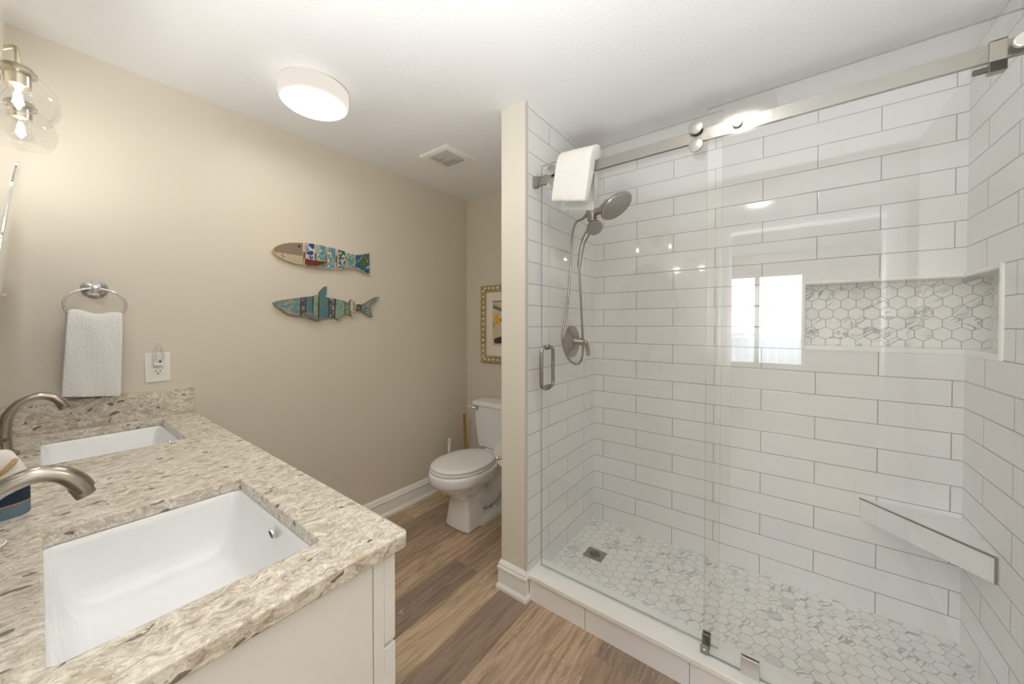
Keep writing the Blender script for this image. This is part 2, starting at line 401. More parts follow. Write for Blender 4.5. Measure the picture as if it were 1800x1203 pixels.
def smooth_path(pts, n=6, closed=False):
    P = [Vector(p) for p in pts]; m = len(P); out = []
    for i in range(m if closed else m-1):
        if closed: p0, p1, p2, p3 = P[i-1], P[i], P[(i+1) % m], P[(i+2) % m]
        else: p0, p1, p2, p3 = P[max(i-1, 0)], P[i], P[i+1], P[min(i+2, m-1)]
        for k in range(n):
            t = k/n
            out.append(.5*((2*p1)+(p2-p0)*t+(2*p0-5*p1+4*p2-p3)*t*t+(3*p1-p0-3*p2+p3)*t**3))
    if not closed: out.append(P[-1])
    return out

# ------------------------------------------------------------------ key dimensions
H = 2.44
XW = .17                                   # mirror wall face
XT, XE, YL, YR = 2.609, 1.748, -1.083, -1.2277
YS, XS, YSR = -1.2327, 2.5474, -2.8115     # shower tile faces
ZF, ZC = .0696, .9487                      # shower floor, counter top
NX0, NY0, NZ0, NZ1, ND = 2.249, -2.3145, 1.244, 1.551, .09

# ------------------------------------------------------------------ room shell
struct(MB().box(.05, XT+.12, -3.05, .12, -.06, 0), 'floor', M['floor'])
struct(MB().box(.05, XT+.16, -3.05, .12, H, H+.06), 'ceiling', M['ceiling'])
struct(MB().box(.05, XT+.12, 0, .12, 0, H), 'wall_left', M['beige'])
struct(MB().box(XT, XT+.12, YL, 0, 0, H), 'wall_back', M['beige'])
struct(MB().box(XE, XT+.12, YR, YL, 0, H), 'wall_partition', M['cream'])
mb = MB()                                  # mirror wall with the doorway beside the counter
DY0, DY1, DZ = -1.90, -2.74, 2.05
mb.box(.05, XW, DY0, 0, 0, H); mb.box(.05, XW, -3.05, DY1, 0, H); mb.box(.05, XW, DY1, DY0, DZ, H)
struct(mb, 'wall_front', M['beige'])
struct(MB().box(XW, 1.745, -3.05, -2.86, 0, H), 'wall_right', M['beige'])
mb = MB(); mb.box(1.765, 1.9, YS, YR, .1325, H); mb.box(1.9, XS, YS, YR, ZF-.02, H)
struct(mb, 'wall_shower_left', M['tileL'])
mb = MB()
mb.box(XS, XT+.12, YSR, YR, 0, NZ0); mb.box(XS, XT+.12, YSR, YR, NZ1, H); mb.box(XS, XT+.12, NY0, YR, NZ0, NZ1)
struct(mb, 'wall_shower_back', M['tileB'])
mb = MB()
mb.box(1.745, XT+.12, -3.05, YSR, 0, NZ0); mb.box(1.745, XT+.12, -3.05, YSR, NZ1, H); mb.box(1.745, NX0, -3.05, YSR, NZ0, NZ1)
struct(mb, 'wall_shower_right', M['tileR'])
# corner niche lining
mb = MB(); mb.box(XS+ND, XT+.12, YSR-ND, NY0, NZ0, NZ1)
mb.mi = 1; mb.box(NX0, XT+.12, -3.05, YSR-ND, NZ0, NZ1)
struct(mb, 'wall_niche', [M['hexY'], M['hexX']])
mb = MB()
sill = [(XS-.004, NY0), (XS-.004, YSR+.004), (NX0, YSR+.004), (NX0, YSR-ND), (XS+ND, YSR-ND), (XS+ND, NY0)]
mb.prism(sill, 'z', NZ0-.008, NZ0+.014)
struct(mb, 'trim_1', M['stoneCap'], bevel=.001)
mb = MB()                                  # pencil liner round the niche opening
def pencil(a, b, r=.008): mb.cyl(a, b, r, 14)
pencil((XS-.001, NY0, NZ1+.004), (XS-.001, YSR+.006, NZ1+.004)); pencil((XS-.006, YSR+.001, NZ1+.004), (NX0-.006, YSR+.001, NZ1+.004))
pencil((NX0-.006, YSR+.001, NZ0-.006), (NX0-.006, YSR+.001, NZ1+.012)); pencil((XS-.001, NY0+.006, NZ0-.006), (XS-.001, NY0+.006, NZ1+.012))
struct(mb, 'trim_2', M['stoneCap'])
struct(MB().box(1.9, XS, YSR, YS, 0, ZF), 'floor_shower', M['hexfloor'])
# metal edge strip where the tile meets the painted partition
struct(MB().box(1.7475, 1.766, YS-.0015, YR+.002, .132, H), 'trim_3', plain('pale_edge_strip', (204, 202, 195), .35))
# baseboards
PROF = [(.0, 0), (.022, 0), (.022, .016), (.0165, .027), (.0135, .032), (.0135, .098), (.0175, .106), (.0175, .115), (.0125, .121), (.0125, .131), (.0075, .138), (.004, .147), (0, .147)]
def offs(path, d):
    out = []
    for i, p in enumerate(path):
        p = Vector(p); n = []
        if i > 0: e = (p-Vector(path[i-1])).normalized(); n.append(Vector((e.y, -e.x)))
        if i < len(path)-1: e = (Vector(path[i+1])-p).normalized(); n.append(Vector((e.y, -e.x)))
        if len(n) == 2:
            k = 1+n[0].dot(n[1]); out.append(p+(n[0]+n[1])*(d/k))
        else: out.append(p+n[0]*d)
    return out
def baseboard(name, path, i0, i1):
    O = [offs(path, d) for d, z in PROF]
    mb = MB(); mb.loft([[(O[k][i].x, O[k][i].y, PROF[k][1]) for k in range(len(PROF))] for i in range(i0, i1+1)])
    struct(mb, name, M['trimwhite'], angle=25)
BP = [(.740, 0), (XT, 0), (XT, YL), (XE, YL), (XE, YR-.0005), (1.7675, YR-.0005)]
baseboard('baseboard_left', BP, 0, 1); baseboard('baseboard_back', BP, 1, 2); baseboard('baseboard_partition', BP, 2, 5)
baseboard('baseboard_right', [(1.70, -2.86), (XW, -2.86)], 0, 1)
# doorway casing
mb = MB()
for y0, y1 in ((DY0, DY0+.07), (DY1-.07, DY1)): mb.box(XW, XW+.016, y0, y1, 0, DZ+.07)
mb.box(XW, XW+.016, DY1, DY0, DZ, DZ+.07)
mb.box(.05, XW, DY0-.012, DY0, 0, DZ); mb.box(.05, XW, DY1, DY1+.012, 0, DZ); mb.box(.05, XW, DY1, DY0, DZ-.012, DZ)
struct(mb, 'door_1', M['trimwhite'], bevel=.002)
# bedroom behind the doorway (seen mirrored in the shower glass)
WX, WY0, WY1, WZ0, WZ1 = -3.5, -1.20, -2.50, .70, 2.14
struct(MB().box(WX, .05, -3.6, -.3, -.06, 0), 'floor_bedroom', M['floor'])
struct(MB().box(WX, .05, -3.6, -.3, H, H+.06), 'ceiling_bedroom', M['ceiling'])
mb = MB(); mb.box(WX, .05, -.3, -.2, 0, H); mb.box(WX, .05, -3.7, -3.6, 0, H)
mb.box(WX-.12, WX, -3.7, WY1, 0, H); mb.box(WX-.12, WX, WY0, -.2, 0, H); mb.box(WX-.12, WX, WY1, WY0, 0, WZ0); mb.box(WX-.12, WX, WY1, WY0, WZ1, H)
struct(mb, 'wall_bedroom', M['cream'])
mb = MB()
for y0, y1, z0, z1 in ((WY1, WY0, WZ0, WZ0+.05), (WY1, WY0, WZ1-.05, WZ1), (WY1, WY1+.05, WZ0, WZ1), (WY0-.05, WY0, WZ0, WZ1), (-1.93, -1.87, WZ0, WZ1)): mb.box(WX-.09, WX-.03, y0, y1, z0, z1)
struct(mb, 'window_1', M['trimwhite'])
mb = MB(); mb.box(-5.0, -4.94, -4.5, 1.5, 1.12, 1.18); mb.box(-5.0, -4.95, -4.5, 1.5, .22, .27)
for k in range(44): mb.box(-4.99, -4.96, -4.45+k*.135, -4.42+k*.135, .25, 1.14)
tag(mb.done('balcony_railing', M['trimwhite']), 'white slatted balcony railing outside the bedroom window, mirrored in the shower glass', 'railing')
t = NT('grey_sea'); sea = t.bsdf(lin(120, 150, 168), .3)
struct(MB().box(-400, -30, -300, 300, -12.1, -12), 'floor_sea', sea)

# ------------------------------------------------------------------ shower curb
cb = thing('shower_curb', 'low white tiled curb with pale stone cap along the shower opening', 'curb', (1.83, -2.02, 0))
mb = MB(); mb.box(1.752, 1.902, YSR, YS, .1115, .1322); mb.done('curb_cap', M['stoneCap'], cb, bevel=.002)
t = NT('curb_face_tile'); x, y, z = t.sep(t.co())
g = t.math('ABSOLUTE', t.math('SUBTRACT', t.math('FRACT', t.math('DIVIDE', t.math('ADD', y, 1.54), .424)), .5))
gr = t.step(g, .4966, .4972)
cf = t.bsdf(t.mix(gr, lin(245, 246, 248), lin(150, 148, 142)), .12, normal=t.bump(t.math('SUBTRACT', 1., gr), .4, .001))
MB().box(1.768, 1.8995, YSR, YR-.0163, 0, .1115).done('curb_tile', cf, cb)

# ------------------------------------------------------------------ corner bench in the shower
bn = thing('corner_bench', 'white tiled triangular bench in the right corner of the shower', 'bench', (2.45, -2.72, .488))
a, b = (XS, -2.5165), (2.2485, YSR)
def lerp2(p, q, t): return (p[0]+(q[0]-p[0])*t, p[1]+(q[1]-p[1])*t)
tri = [a, b, (XS, YSR)]
MB().prism(tri, 'z', .488, .566).done('bench_body', M['porcelain'], bn)
dx, dy = .0035, .0035
mb = MB(); mb.prism([(a[0]-dx*2, a[1]), (a[0], a[1]), (b[0], b[1]), (b[0], b[1]+dy*2)], 'z', .486, .572); mb.done('bench_apron', M['porcelain'], bn)
q1, q2 = lerp2(a, (XS, YSR), .46), lerp2(b, (XS, YSR), .46)
mb = MB(); mb.prism([a, b, lerp2(b, q2, .985), lerp2(a, q1, .985)], 'z', .566, .577); mb.prism([q1, q2, (XS, YSR)], 'z', .566, .577)
mb.done('bench_top', M['porcelain'], bn)
MB().prism([lerp2(a, q1, .985), q1, q2, lerp2(b, q2, .985)], 'z', .566, .5766).done('grout_line', M['steel'], bn)
mb = MB(); mb.prism([(a[0]-.0078, a[1]+.001), (a[0]+.001, a[1]+.0045), (b[0]+.0045, b[1]+.001), (b[0]+.001, b[1]+.0085)], 'z', .5715, .5775)
mb.box(b[0]-.0045, b[0]+.001, b[1], b[1]+.006, .486, .5775)
mb.done('bench_edge_strip', M['steel'], bn)

# ------------------------------------------------------------------ floor drain
dr = thing('floor_drain', 'square steel drain plate set in the marble hexagon shower floor', 'drain', (2.184, -1.402, ZF))
mb = MB(); mb.box(2.136, 2.232, -1.456, -1.348, ZF-.004, ZF+.0022); mb.done('drain_plate', M['steel'], dr, bevel=.0008)
mb = MB()
for i in range(-3, 4):
    for j in range(-3, 4):
        if i*i+j*j < 11 and (i+j) % 1 == 0:
            cx, cyy = 2.184+i*.0082, -1.402+j*.0088
            mb.box(cx-.0026, cx+.0026, cyy-.0028, cyy+.0028, ZF+.002, ZF+.0026)
mb.done('drain_holes', M['dark'], dr)

# ------------------------------------------------------------------ shower glass, rail and hardware
def pane(y0, y1, x0, x1, z0, z1, name, parent):
    mb = MB(); mb.box(x0, x1, y0, y1, z0, z1)
    for f in mb.bm.faces:
        f.normal_update()
        if abs(f.normal.x) < .5: f.material_index = 1
    return mb.done(name, [M['glass'], M['glassedge']], parent)
fx = thing('fixed_shower_panel', 'tall fixed clear glass panel on the right half of the shower', 'glass panel', (1.805, -2.4, .1322))
pane(YSR, -2.005, 1.800, 1.810, .1345, 2.147, 'glass_pane', fx)
dg = thing('sliding_shower_door', 'sliding clear glass shower door with pull handle on the left', 'shower door', (1.845, -1.65, .141))
pane(-2.048, -1.263, 1.840, 1.850, .141, 2.147, 'glass_pane', dg)
RZ0, RZ1, RX0, RX1 = 2.042, 2.087, 1.8155, 1.8285
for Y in (-1.966, -1.345):
    for Z in (RZ1+.0055, RZ0-.0155):
        mb = MB(); mb.lathe([(.021, 0), (.0245, .0012), (.0245, .009), (.022, .010)], (1.797, Y, Z), (1, 0, 0), 40); o = mb.done('roller', M['rollercap'], dg)
        mb = MB(); mb.cyl((1.8065, Y, Z), (1.840, Y, Z), .004); mb.lathe([(.023, 0), (.023, .003)], (1.8065, Y, Z), (1, 0, 0), 32); mb.done('roller_axle', M['rubber'], o)
def handle_side(xg, s):
    x1 = xg+s*.050
    pts = [(xg, -1.297, 1.245), (xg+s*.028, -1.297, 1.245), (xg+s*.040, -1.297, 1.241), (x1-s*.002, -1.297, 1.231), (x1, -1.297, 1.217), (x1, -1.297, 1.145), (x1, -1.297, 1.073), (x1-s*.002, -1.297, 1.059), (xg+s*.040, -1.297, 1.049), (xg+s*.028, -1.297, 1.045), (xg, -1.297, 1.045)]
    mb = MB(); mb.tube(pts, .0095, 16, up=(0, 1, 0)); o = mb.done('pull_handle', M['nickel'], dg)
    for z in (1.045, 1.245):
        mb = MB(); mb.lathe([(.0135, 0), (.0135, .006), (.012, .007)], (xg, -1.297, z), (s, 0, 0), 24); mb.done('washer', M['nickel'], o)
handle_side(1.840, -1); handle_side(1.850, 1)
rl = thing('shower_rail', 'brushed steel flat rail carrying the sliding shower door', 'rail', (1.82, -2.0, RZ0))
MB().box(RX0, RX1, YSR, YS-.001, RZ0, RZ1).done('rail_bar', M['nickelX'], rl, bevel=.0012)
MB().box(1.808, 1.835, YS-.024, YS-.0004, RZ0-.004, RZ1+.004).done('end_bracket', M['steel'], rl, bevel=.0012)
mb = MB(); mb.box(1.8115, 1.8150, -2.682, -2.652, RZ0-.03, RZ1+.006); mb.box(1.8115, 1.834, -2.682, -2.652, RZ1+.0012, RZ1+.006); mb.box(1.8115, 1.834, -2.682, -2.652, RZ0-.03, RZ0-.0015)
o = mb.done('rail_stop', M['steel'], rl, bevel=.0012)
MB().cyl((1.823, -2.652, RZ0-.016), (1.823, -2.628, RZ0-.016), .0075).done('bumper', M['rubber'], o)
for Y in (-2.098, -2.70):
    mb = MB(); mb.lathe([(.0145, 0), (.0165, .0015), (.0165, .010)], (1.789, Y, 2.0645), (1, 0, 0), 32); o = mb.done('rail_bolt', M['silverpaint'], rl)
cl = thing('glass_clamp', 'bright steel U clamp under the fixed glass on the curb', 'clamp', (1.805, -2.15, .1322))
mb = MB(); mb.box(1.795, 1.7995, -2.177, -2.122, .1325, .193); mb.box(1.8105, 1.815, -2.177, -2.122, .1325, .193); mb.box(1.795, 1.815, -2.177, -2.122, .1322, .1343)
mb.done('clamp_body', M['silverpaint'], cl, bevel=.0012)
gd = thing('door_guide', 'small steel door guide with screw on the curb', 'guide', (1.82, -2.0, .1322))
mb = MB(); mb.box(1.797, 1.799, -2.021, -1.994, .1322, .166); mb.box(1.797, 1.858, -2.021, -1.994, .1322, .1345); mb.box(1.834, 1.8375, -2.021, -1.994, .1322, .180); mb.box(1.8525, 1.856, -2.021, -1.994, .1322, .180)
o = mb.done('guide_block', M['steel'], gd, bevel=.0008)
MB().lathe([(.0045, 0), (.0035, .0012)], (1.797, -2.008, .15), (-1, 0, 0), 16).done('screw', M['chrome'], o)

# towel folded over the door
def sweep_cloth(profile, axis, a0, a1, n, thick, name, mat, skew=None, amp=.0025, freq=60., parent=None, sub=3):
    """profile: centre line in the plane across the axis; closed slab of the given thickness"""
    P = smooth_path([(p[0], p[1], 0) for p in profile], 5)
    m = len(P); L, Rr = [], []
    for i, p in enumerate(P):
        d = (P[min(i+1, m-1)]-P[max(i-1, 0)]).normalized(); nn = Vector((-d.y, d.x, 0))
        e = 1. if 0 < i < m-1 else .5
        L.append(p+nn*thick*.5*e); Rr.append(p-nn*thick*.5*e)
    loop = L+Rr[::-1]
    rings = []
    for k in range(n+1):
        t = k/n; a = a0+(a1-a0)*t
        e = .6 if k in (0, n) else 1.
        ring = []
        for i, p in enumerate(loop):
            c = (L[i]+Rr[i])*.5 if i < m else (L[2*m-1-i]+Rr[2*m-1-i])*.5
            q = c+(p-c)*e
            w = math.sin(a*freq+p.y*17)*amp+math.sin(a*freq*.43+p.x*31+p.y*9)*amp*.8
            aa, du, dv = skew(t, q) if skew else (0, 0, 0)
            ring.append((q.x+w+du, a+aa, q.y+dv+w*.4) if axis == 'y' else (a+aa, q.x+w+du, q.y+dv+w*.4))
        rings.append(ring)
    mb = MB(); mb.loft(rings)
    o = mb.done(name, mat, parent, sub=sub, angle=80)
    tx = bpy.data.textures.new('terry_pile', 'CLOUDS'); tx.noise_scale = .0045; tx.noise_depth = 2
    d = o.modifiers.new('pile', 'DISPLACE'); d.texture = tx; d.strength = .0035; d.mid_level = .5; d.texture_coords = 'LOCAL'
    return o
def tw_skew(t, q):
    return ((q.y-1.93)/.24*-.038 if q.y < 2.2 else 0., 0., -.036*t*(1 if q.y < 2.05 else .35))
tw = thing('washcloth', 'white folded towel hung over the sliding shower door and rail', 'towel', (1.82, -1.44, 1.92))
sweep_cloth([(1.795, 1.950), (1.783, 1.942), (1.776, 1.955), (1.776, 2.03), (1.778, 2.10), (1.790, 2.142), (1.820, 2.164), (1.846, 2.168), (1.866, 2.155), (1.872, 2.12), (1.872, 2.0), (1.872, 1.92)], 'y', -1.356, -1.534, 26, .010, 'outer_fold', M['terry'], tw_skew, .0012, 45., tw)
sweep_cloth([(1.790, 1.956), (1.789, 1.975), (1.790, 2.06), (1.793, 2.10)], 'y', -1.362, -1.53, 20, .008, 'inner_fold', M['terry'], tw_skew, .001, 45., tw)

# ------------------------------------------------------------------ shower head set
sh = thing('shower_head_set', 'brushed nickel shower head with hand shower docked beneath, on the left tile wall', 'shower head', (2.2, YS, 2.06))
MB().lathe([(.032, 0), (.032, .003), (.020, .012)], (2.2, YS, 2.085), (0, -1, 0), 28).done('wall_flange', M['nickel'], sh)
MB().tube(smooth_path([(2.2, YS-.002, 2.085), (2.2, -1.275, 2.082), (2.2, -1.318, 2.060), (2.2, -1.345, 2.030)], 5), .0105, 14).done('shower_arm', M['nickel'], sh)
mb = MB()
mb.tube(smooth_path([(2.2, -1.340, 2.036), (2.2, -1.353, 2.016), (2.2, -1.364, 1.992), (2.2, -1.370, 1.965), (2.2, -1.374, 1.935)], 4), [.020]*3+[.023]*4+[.028]*5+[.027]*4+[.024], 20)
mb.done('diverter_body', M['nickel'], sh)
nd = Vector((-.10, -.59, -.80)).normalized(); cH = Vector((2.2, -1.512, 1.992))
mb = MB()
mb.tube(smooth_path([(2.2, -1.366, 1.985), (2.2, -1.405, 1.984), (2.2, -1.440, 1.996), (2.2, -1.475, 2.012)], 4), [.022, .021, .020, .0195, .019, .019, .020, .022, .025, .028, .031, .033, .034], 20)
mb.done('head_neck', M['nickel'], sh)
mb = MB(); mb.lathe([(.02, -.034), (.05, -.030), (.078, -.020), (.091, -.008), (.093, 0), (.090, .004), (.086, .0045)], cH, nd, 48); hd = mb.done('rain_head', M['nickel'], sh)
mb = MB(); mb.lathe([(.085, .0042), (.084, .0058), (.001, .0064)], cH, nd, 40); mb.done('spray_face', M['steel'], hd)
uu = nd.orthogonal().normalized(); vv = nd.cross(uu); mb = MB()
for rr, nn in ((.022, 8), (.040, 14), (.058, 20), (.074, 26)):
    for i in range(nn):
        an = 2*PI*i/nn; c = cH+nd*.006+(uu*math.cos(an)+vv*math.sin(an))*rr; mb.cyl(c, c+nd*.0022, .0017, 8)
mb.done('nozzles', M['rubber'], hd)
n2 = Vector((-.50, -.50, -.70)).normalized(); c2 = Vector((2.190, -1.394, 1.890)); K2 = 1.22
hs = MB().lathe([(r_*K2, z_) for r_, z_ in ((.016, -.050), (.020, -.040), (.026, -.036), (.030, -.024), (.036, -.018), (.037, -.004), (.034, .001))], c2, n2, 32).done('hand_shower', M['nickel'], sh)
mb = MB(); mb.lathe([(.040, .0008), (.039, .003), (.001, .0034)], c2, n2, 28); mb.done('spray_face', M['steel'], hs)
mb = MB()
for rr, nn in ((.009, 6), (.020, 12), (.031, 18)):
    for i in range(nn):
        an = 2*PI*i/nn; c = c2+n2*.003+(n2.orthogonal().normalized()*math.cos(an)+n2.cross(n2.orthogonal()).normalized()*math.sin(an))*rr; mb.cyl(c, c+n2*.002, .0014, 8)
mb.done('nozzles', M['rubber'], hs)
mb = MB(); mb.tube(smooth_path([(2.197, -1.373, 1.902), (2.198, -1.345, 1.870), (2.199, -1.318, 1.826), (2.2, -1.302, 1.76), (2.2, -1.293, 1.690)], 5), [.021]*4+[.017]*6+[.0145]*6+[.013]*5, 18); mb.done('hand_shower_handle', M['nickel'], hs)
HOSE = [(2.2, -1.350, 1.985), (2.205, -1.312, 1.962), (2.162, -1.290, 1.932), (2.120, -1.290, 1.851), (2.107, -1.290, 1.738), (2.088, -1.290, 1.579), (2.052, -1.290, 1.421), (2.014, -1.290, 1.314), (2.021, -1.290, 1.243), (2.064, -1.292, 1.179), (2.130, -1.300, 1.136), (2.195, -1.305, 1.142), (2.236, -1.30, 1.198), (2.232, -1.30, 1.292), (2.215, -1.30, 1.442), (2.206, -1.297, 1.573), (2.2, -1.294, 1.692)]
MB().tube(smooth_path(HOSE, 8), .0068, 12).done('hose', M['nickel'], sh)
mb = MB(); mb.cyl((2.2, -1.345, 1.982), (2.203, -1.318, 1.965), .0115, 16, .0095); mb.done('hose_nut', M['nickel'], sh)
# valve
vl = thing('shower_valve', 'round brushed nickel shower valve with lever on the left tile wall', 'shower valve', (2.222, YS, 1.256))
MB().lathe([(.001, .0305), (.030, .0300), (.046, .026), (.058, .017), (.066, .0135), (.086, .011), (.094, .006), (.095, 0)][::-1], (2.222, YS, 1.256), (0, -1, 0), 48).done('escutcheon', M['nickel'], vl)
mb = MB(); mb.lathe([(.036, .012), (.034, .024), (.024, .055), (.0165, .080), (.015, .088), (.010, .092)], (2.222, YS, 1.256), (0, -1, 0), 28); hv = mb.done('valve_cone', M['nickel'], vl)
mb = MB(); mb.tube(smooth_path([(2.222, -1.314, 1.262), (2.224, -1.326, 1.250), (2.228, -1.332, 1.222), (2.232, -1.338, 1.176)], 4), [(.012, .011)]*5+[(.013, .0075)]*4+[(.0125, .006)]*4, 14); mb.done('valve_lever', M['nickel'], hv)

# ------------------------------------------------------------------ vanity
vc = thing('vanity_cabinet', 'white double vanity cabinet below the speckled counter', 'vanity', (.45, -.81, 0))
CT, CB = ZC, ZC-.030
MB().box(XW, .688, -1.625, -1.607, .0, CB-.001).done('side_panel', M['cabinet'], vc, bevel=.001)
mb = MB(); mb.box(XW, .688, -.018, -.0005, 0, CB-.001); mb.box(XW, .66, -1.607, -.018, .10, .118); mb.box(XW, XW+.01, -1.607, -.018, .1, CB-.001); mb.box(.62, .63, -1.607, -.018, 0, .1)
mb.done('carcass', M['cabinet'], vc)
mb = MB(); mb.box(.690, .7115, -1.6255, -1.585, .1, CB-.001); mb.box(.690, .7115, -.04, -.0005, .1, CB-.001); mb.box(.690, .7115, -1.585, -.04, CB-.04, CB-.001); mb.box(.690, .7115, -1.585, -.04, .1, .13)
mb.box(.690, .7115, -.84, -.80, .1, CB); mb.done('face_frame', M['cabinet'], vc, bevel=.0008)
for y0, y1 in ((-1.6245, -1.218), (-1.212, -.822), (-.816, -.416), (-.410, -.012)):
    MB().box(.7125, .737, y0, y1, .742, CB-.006).done('drawer_front', M['cabinet'], vc, bevel=.0015)
    o = MB().box(.7125, .737, y0, y1, .105, .734).done('cabinet_door', M['cabinet'], vc, bevel=.0015)
    mb = MB(); yy = (y0+y1)/2; mb.tube([(.737, yy-.05, .69), (.762, yy-.05, .69), (.762, yy+.05, .69), (.737, yy+.05, .69)], .005, 10, up=(0, 0, 1)); mb.done('door_pull', M['nickel'], o)
SINKS = [(-.073, -.520), (-1.075, -1.532)]
SX0, SX1 = .318, .638
def apply_bool(o, cutters):
    for c in cutters:
        m = o.modifiers.new('cut', 'BOOLEAN'); m.operation = 'DIFFERENCE'; m.object = c; m.solver = 'EXACT'
    dg_ = bpy.context.evaluated_depsgraph_get(); dg_.update()
    me = bpy.data.meshes.new_from_object(o.evaluated_get(dg_)); o.modifiers.clear(); o.data = me
    for c in cutters: bpy.data.objects.remove(c)
    me.polygons.foreach_set('use_smooth', [True]*len(me.polygons)); me.set_sharp_from_angle(angle=R(35))
ct = thing('countertop', 'speckled beige quartz vanity counter with two sink openings', 'countertop', (.47, -.82, CB))
mb = MB(); pr = [(XW, -.0005), (.7595, -.0005)]+[(.7595-.014+.014*math.cos(R(-a)), -1.640+.014+.014*math.sin(R(-a))) for a in range(0, 91, 15)]+[(XW, -1.640)]
mb.prism(pr, 'z', CB, CT); slab = mb.done('slab', M['quartz'], ct)
cuts = []
for y1, y0 in SINKS:
    mb = MB(); mb.prism(rrect((SX0+SX1)/2, (y0+y1)/2, (SX1-SX0)/2, (y1-y0)/2, .012, 5), 'z', CB-.02, CT+.02); cuts.append(mb.done('cutter', M['quartz']))
apply_bool(slab, cuts)
b = slab.modifiers.new('bevel', 'BEVEL'); b.width = .0035; b.segments = 3; b.limit_method = 'ANGLE'; b.angle_limit = R(50)
MB().box(XW, .758, -.0205, -.0005, CT, CT+.114).done('side_splash', M['quartz'], ct, bevel=.0015)
MB().box(XW, XW+.02, -1.640, -.0205, CT, CT+.114).done('back_splash', M['quartz'], ct, bevel=.0015)
def make_sink(y0, y1, label):
    cx, cyy = (SX0+SX1)/2, (y0+y1)/2; hx, hy = (SX1-SX0)/2, (y1-y0)/2
    root = thing('sink', label, 'sink', (cx, cyy, .78))
    mb = MB(); rings = []
    for ins, z, r in ((-.012, CB-.0006, .02), (.0015, CB-.0006, .018), (.0035, CB-.0035, .019), (.006, CB-.012, .020), (.012, .868, .022), (.020, .826, .025), (.028, .802, .030), (.038, .789, .036), (.054, .782, .044), (.085, .7785, .05), (.126, .7765, .032)):
        rings.append([(px, py, z) for px, py in rrect(cx, cyy, hx-ins, hy-ins*1.15, r, 7)])
    mb.loft(rings, cap0=False, cap1=True)
    basin = mb.done('basin', M['porcelain'], root, angle=70)
    MB().lathe([(.030, 0), (.031, .002), (.027, .0035), (.020, .002), (.018, .004), (.001, .0055)], (cx, cyy, .7772), (0, 0, 1), 28).done('drain', M['chrome'], root)
    mb = MB(); mb.lathe([(.0125, 0), (.0125, .003), (.0095, .0035)], (SX1-.0145, cyy-.035, .900), (-1, 0, -.25), 24); o = mb.done('overflow', M['chrome'], root)
    MB().lathe([(.0092, .0032), (.009, .0040), (.001, .0041)], (SX1-.0145, cyy-.035, .900), (-1, 0, -.25), 20).done('overflow_hole', M['dark'], o)
    return root
make_sink(SINKS[0][1], SINKS[0][0], 'white rectangular undermount sink nearer the towel ring wall')
make_sink(SINKS[1][1], SINKS[1][0], 'large white rectangular undermount sink in the foreground')
# faucets
def make_faucet(label):
    Y = -.300; X = .250
    root = thing('faucet', label, 'faucet', (X, Y, CT), 'arched nickel faucets')
    mb = MB(); mb.lathe([(.030, 0), (.030, .005), (.026, .010), (.022, .014)], (X, Y, CT), (0, 0, 1), 28); mb.done('base_flange', M['nickel'], root)
    pts = smooth_path([(X-.001, Y, CT+.004), (X-.002, Y, .990), (X, Y, 1.030), (.2545, Y, 1.060), (.265, Y, 1.088), (.285, Y, 1.112), (.318, Y, 1.1255), (.345, Y, 1.118), (.362, Y, 1.100), (.3695, Y, 1.087)], 5)
    prof = [(0, .021, .021), (.18, .0165, .017), (.35, .0135, .0155), (.55, .012, .0155), (.75, .0125, .018), (.9, .0135, .0215), (1, .0125, .022)]
    rad = []
    for i in range(len(pts)):
        u = i/(len(pts)-1)
        for (u0, a0, b0), (u1, a1, b1) in zip(prof, prof[1:]):
            if u0 <= u <= u1+1e-9: f = (u-u0)/(u1-u0); rad.append((b0+(b1-b0)*f, a0+(a1-a0)*f)); break
    mb = MB(); mb.tube(pts, rad, 24, up=(0, 1, 0)); sp = mb.done('spout', M['nickel'], root, angle=60)
    d = Vector((.45, 0, -1)).normalized()
    MB().lathe([(.0125, -.008), (.0125, .0125), (.0105, .013), (.0105, .007)], pts[-1]-Vector((.004, 0, 0)), d, 24).done('aerator', M['steel'], sp)
    for s in (-1, 1):
        y = Y+s*.102; x = .232
        mb = MB(); mb.lathe([(.027, 0), (.027, .005), (.021, .012), (.0165, .030), (.017, .048), (.0145, .058), (.008, .062)], (x, y, CT), (0, 0, 1), 26); hb = mb.done('handle_base', M['nickel'], root)
        mb = MB(); mb.tube(smooth_path([(x-.006, y, CT+.060), (x+.006, y+s*.004, CT+.066), (x+.018, y+s*.012, CT+.070), (x+.030, y+s*.022, CT+.074)], 4), [(.011, .008)]*4+[(.0095, .0055)]*5+[(.007, .0045)]*4, 14, up=(0, 1, .2)); mb.done('lever', M['nickel'], hb)
    return root
fa = make_faucet('curved brushed nickel faucet at the far sink below the towel')
fb = copy_tree(fa); fb.location.y += -1.002; fb.location.x -= .008; fb['label'] = 'curved brushed nickel faucet at the foreground sink'
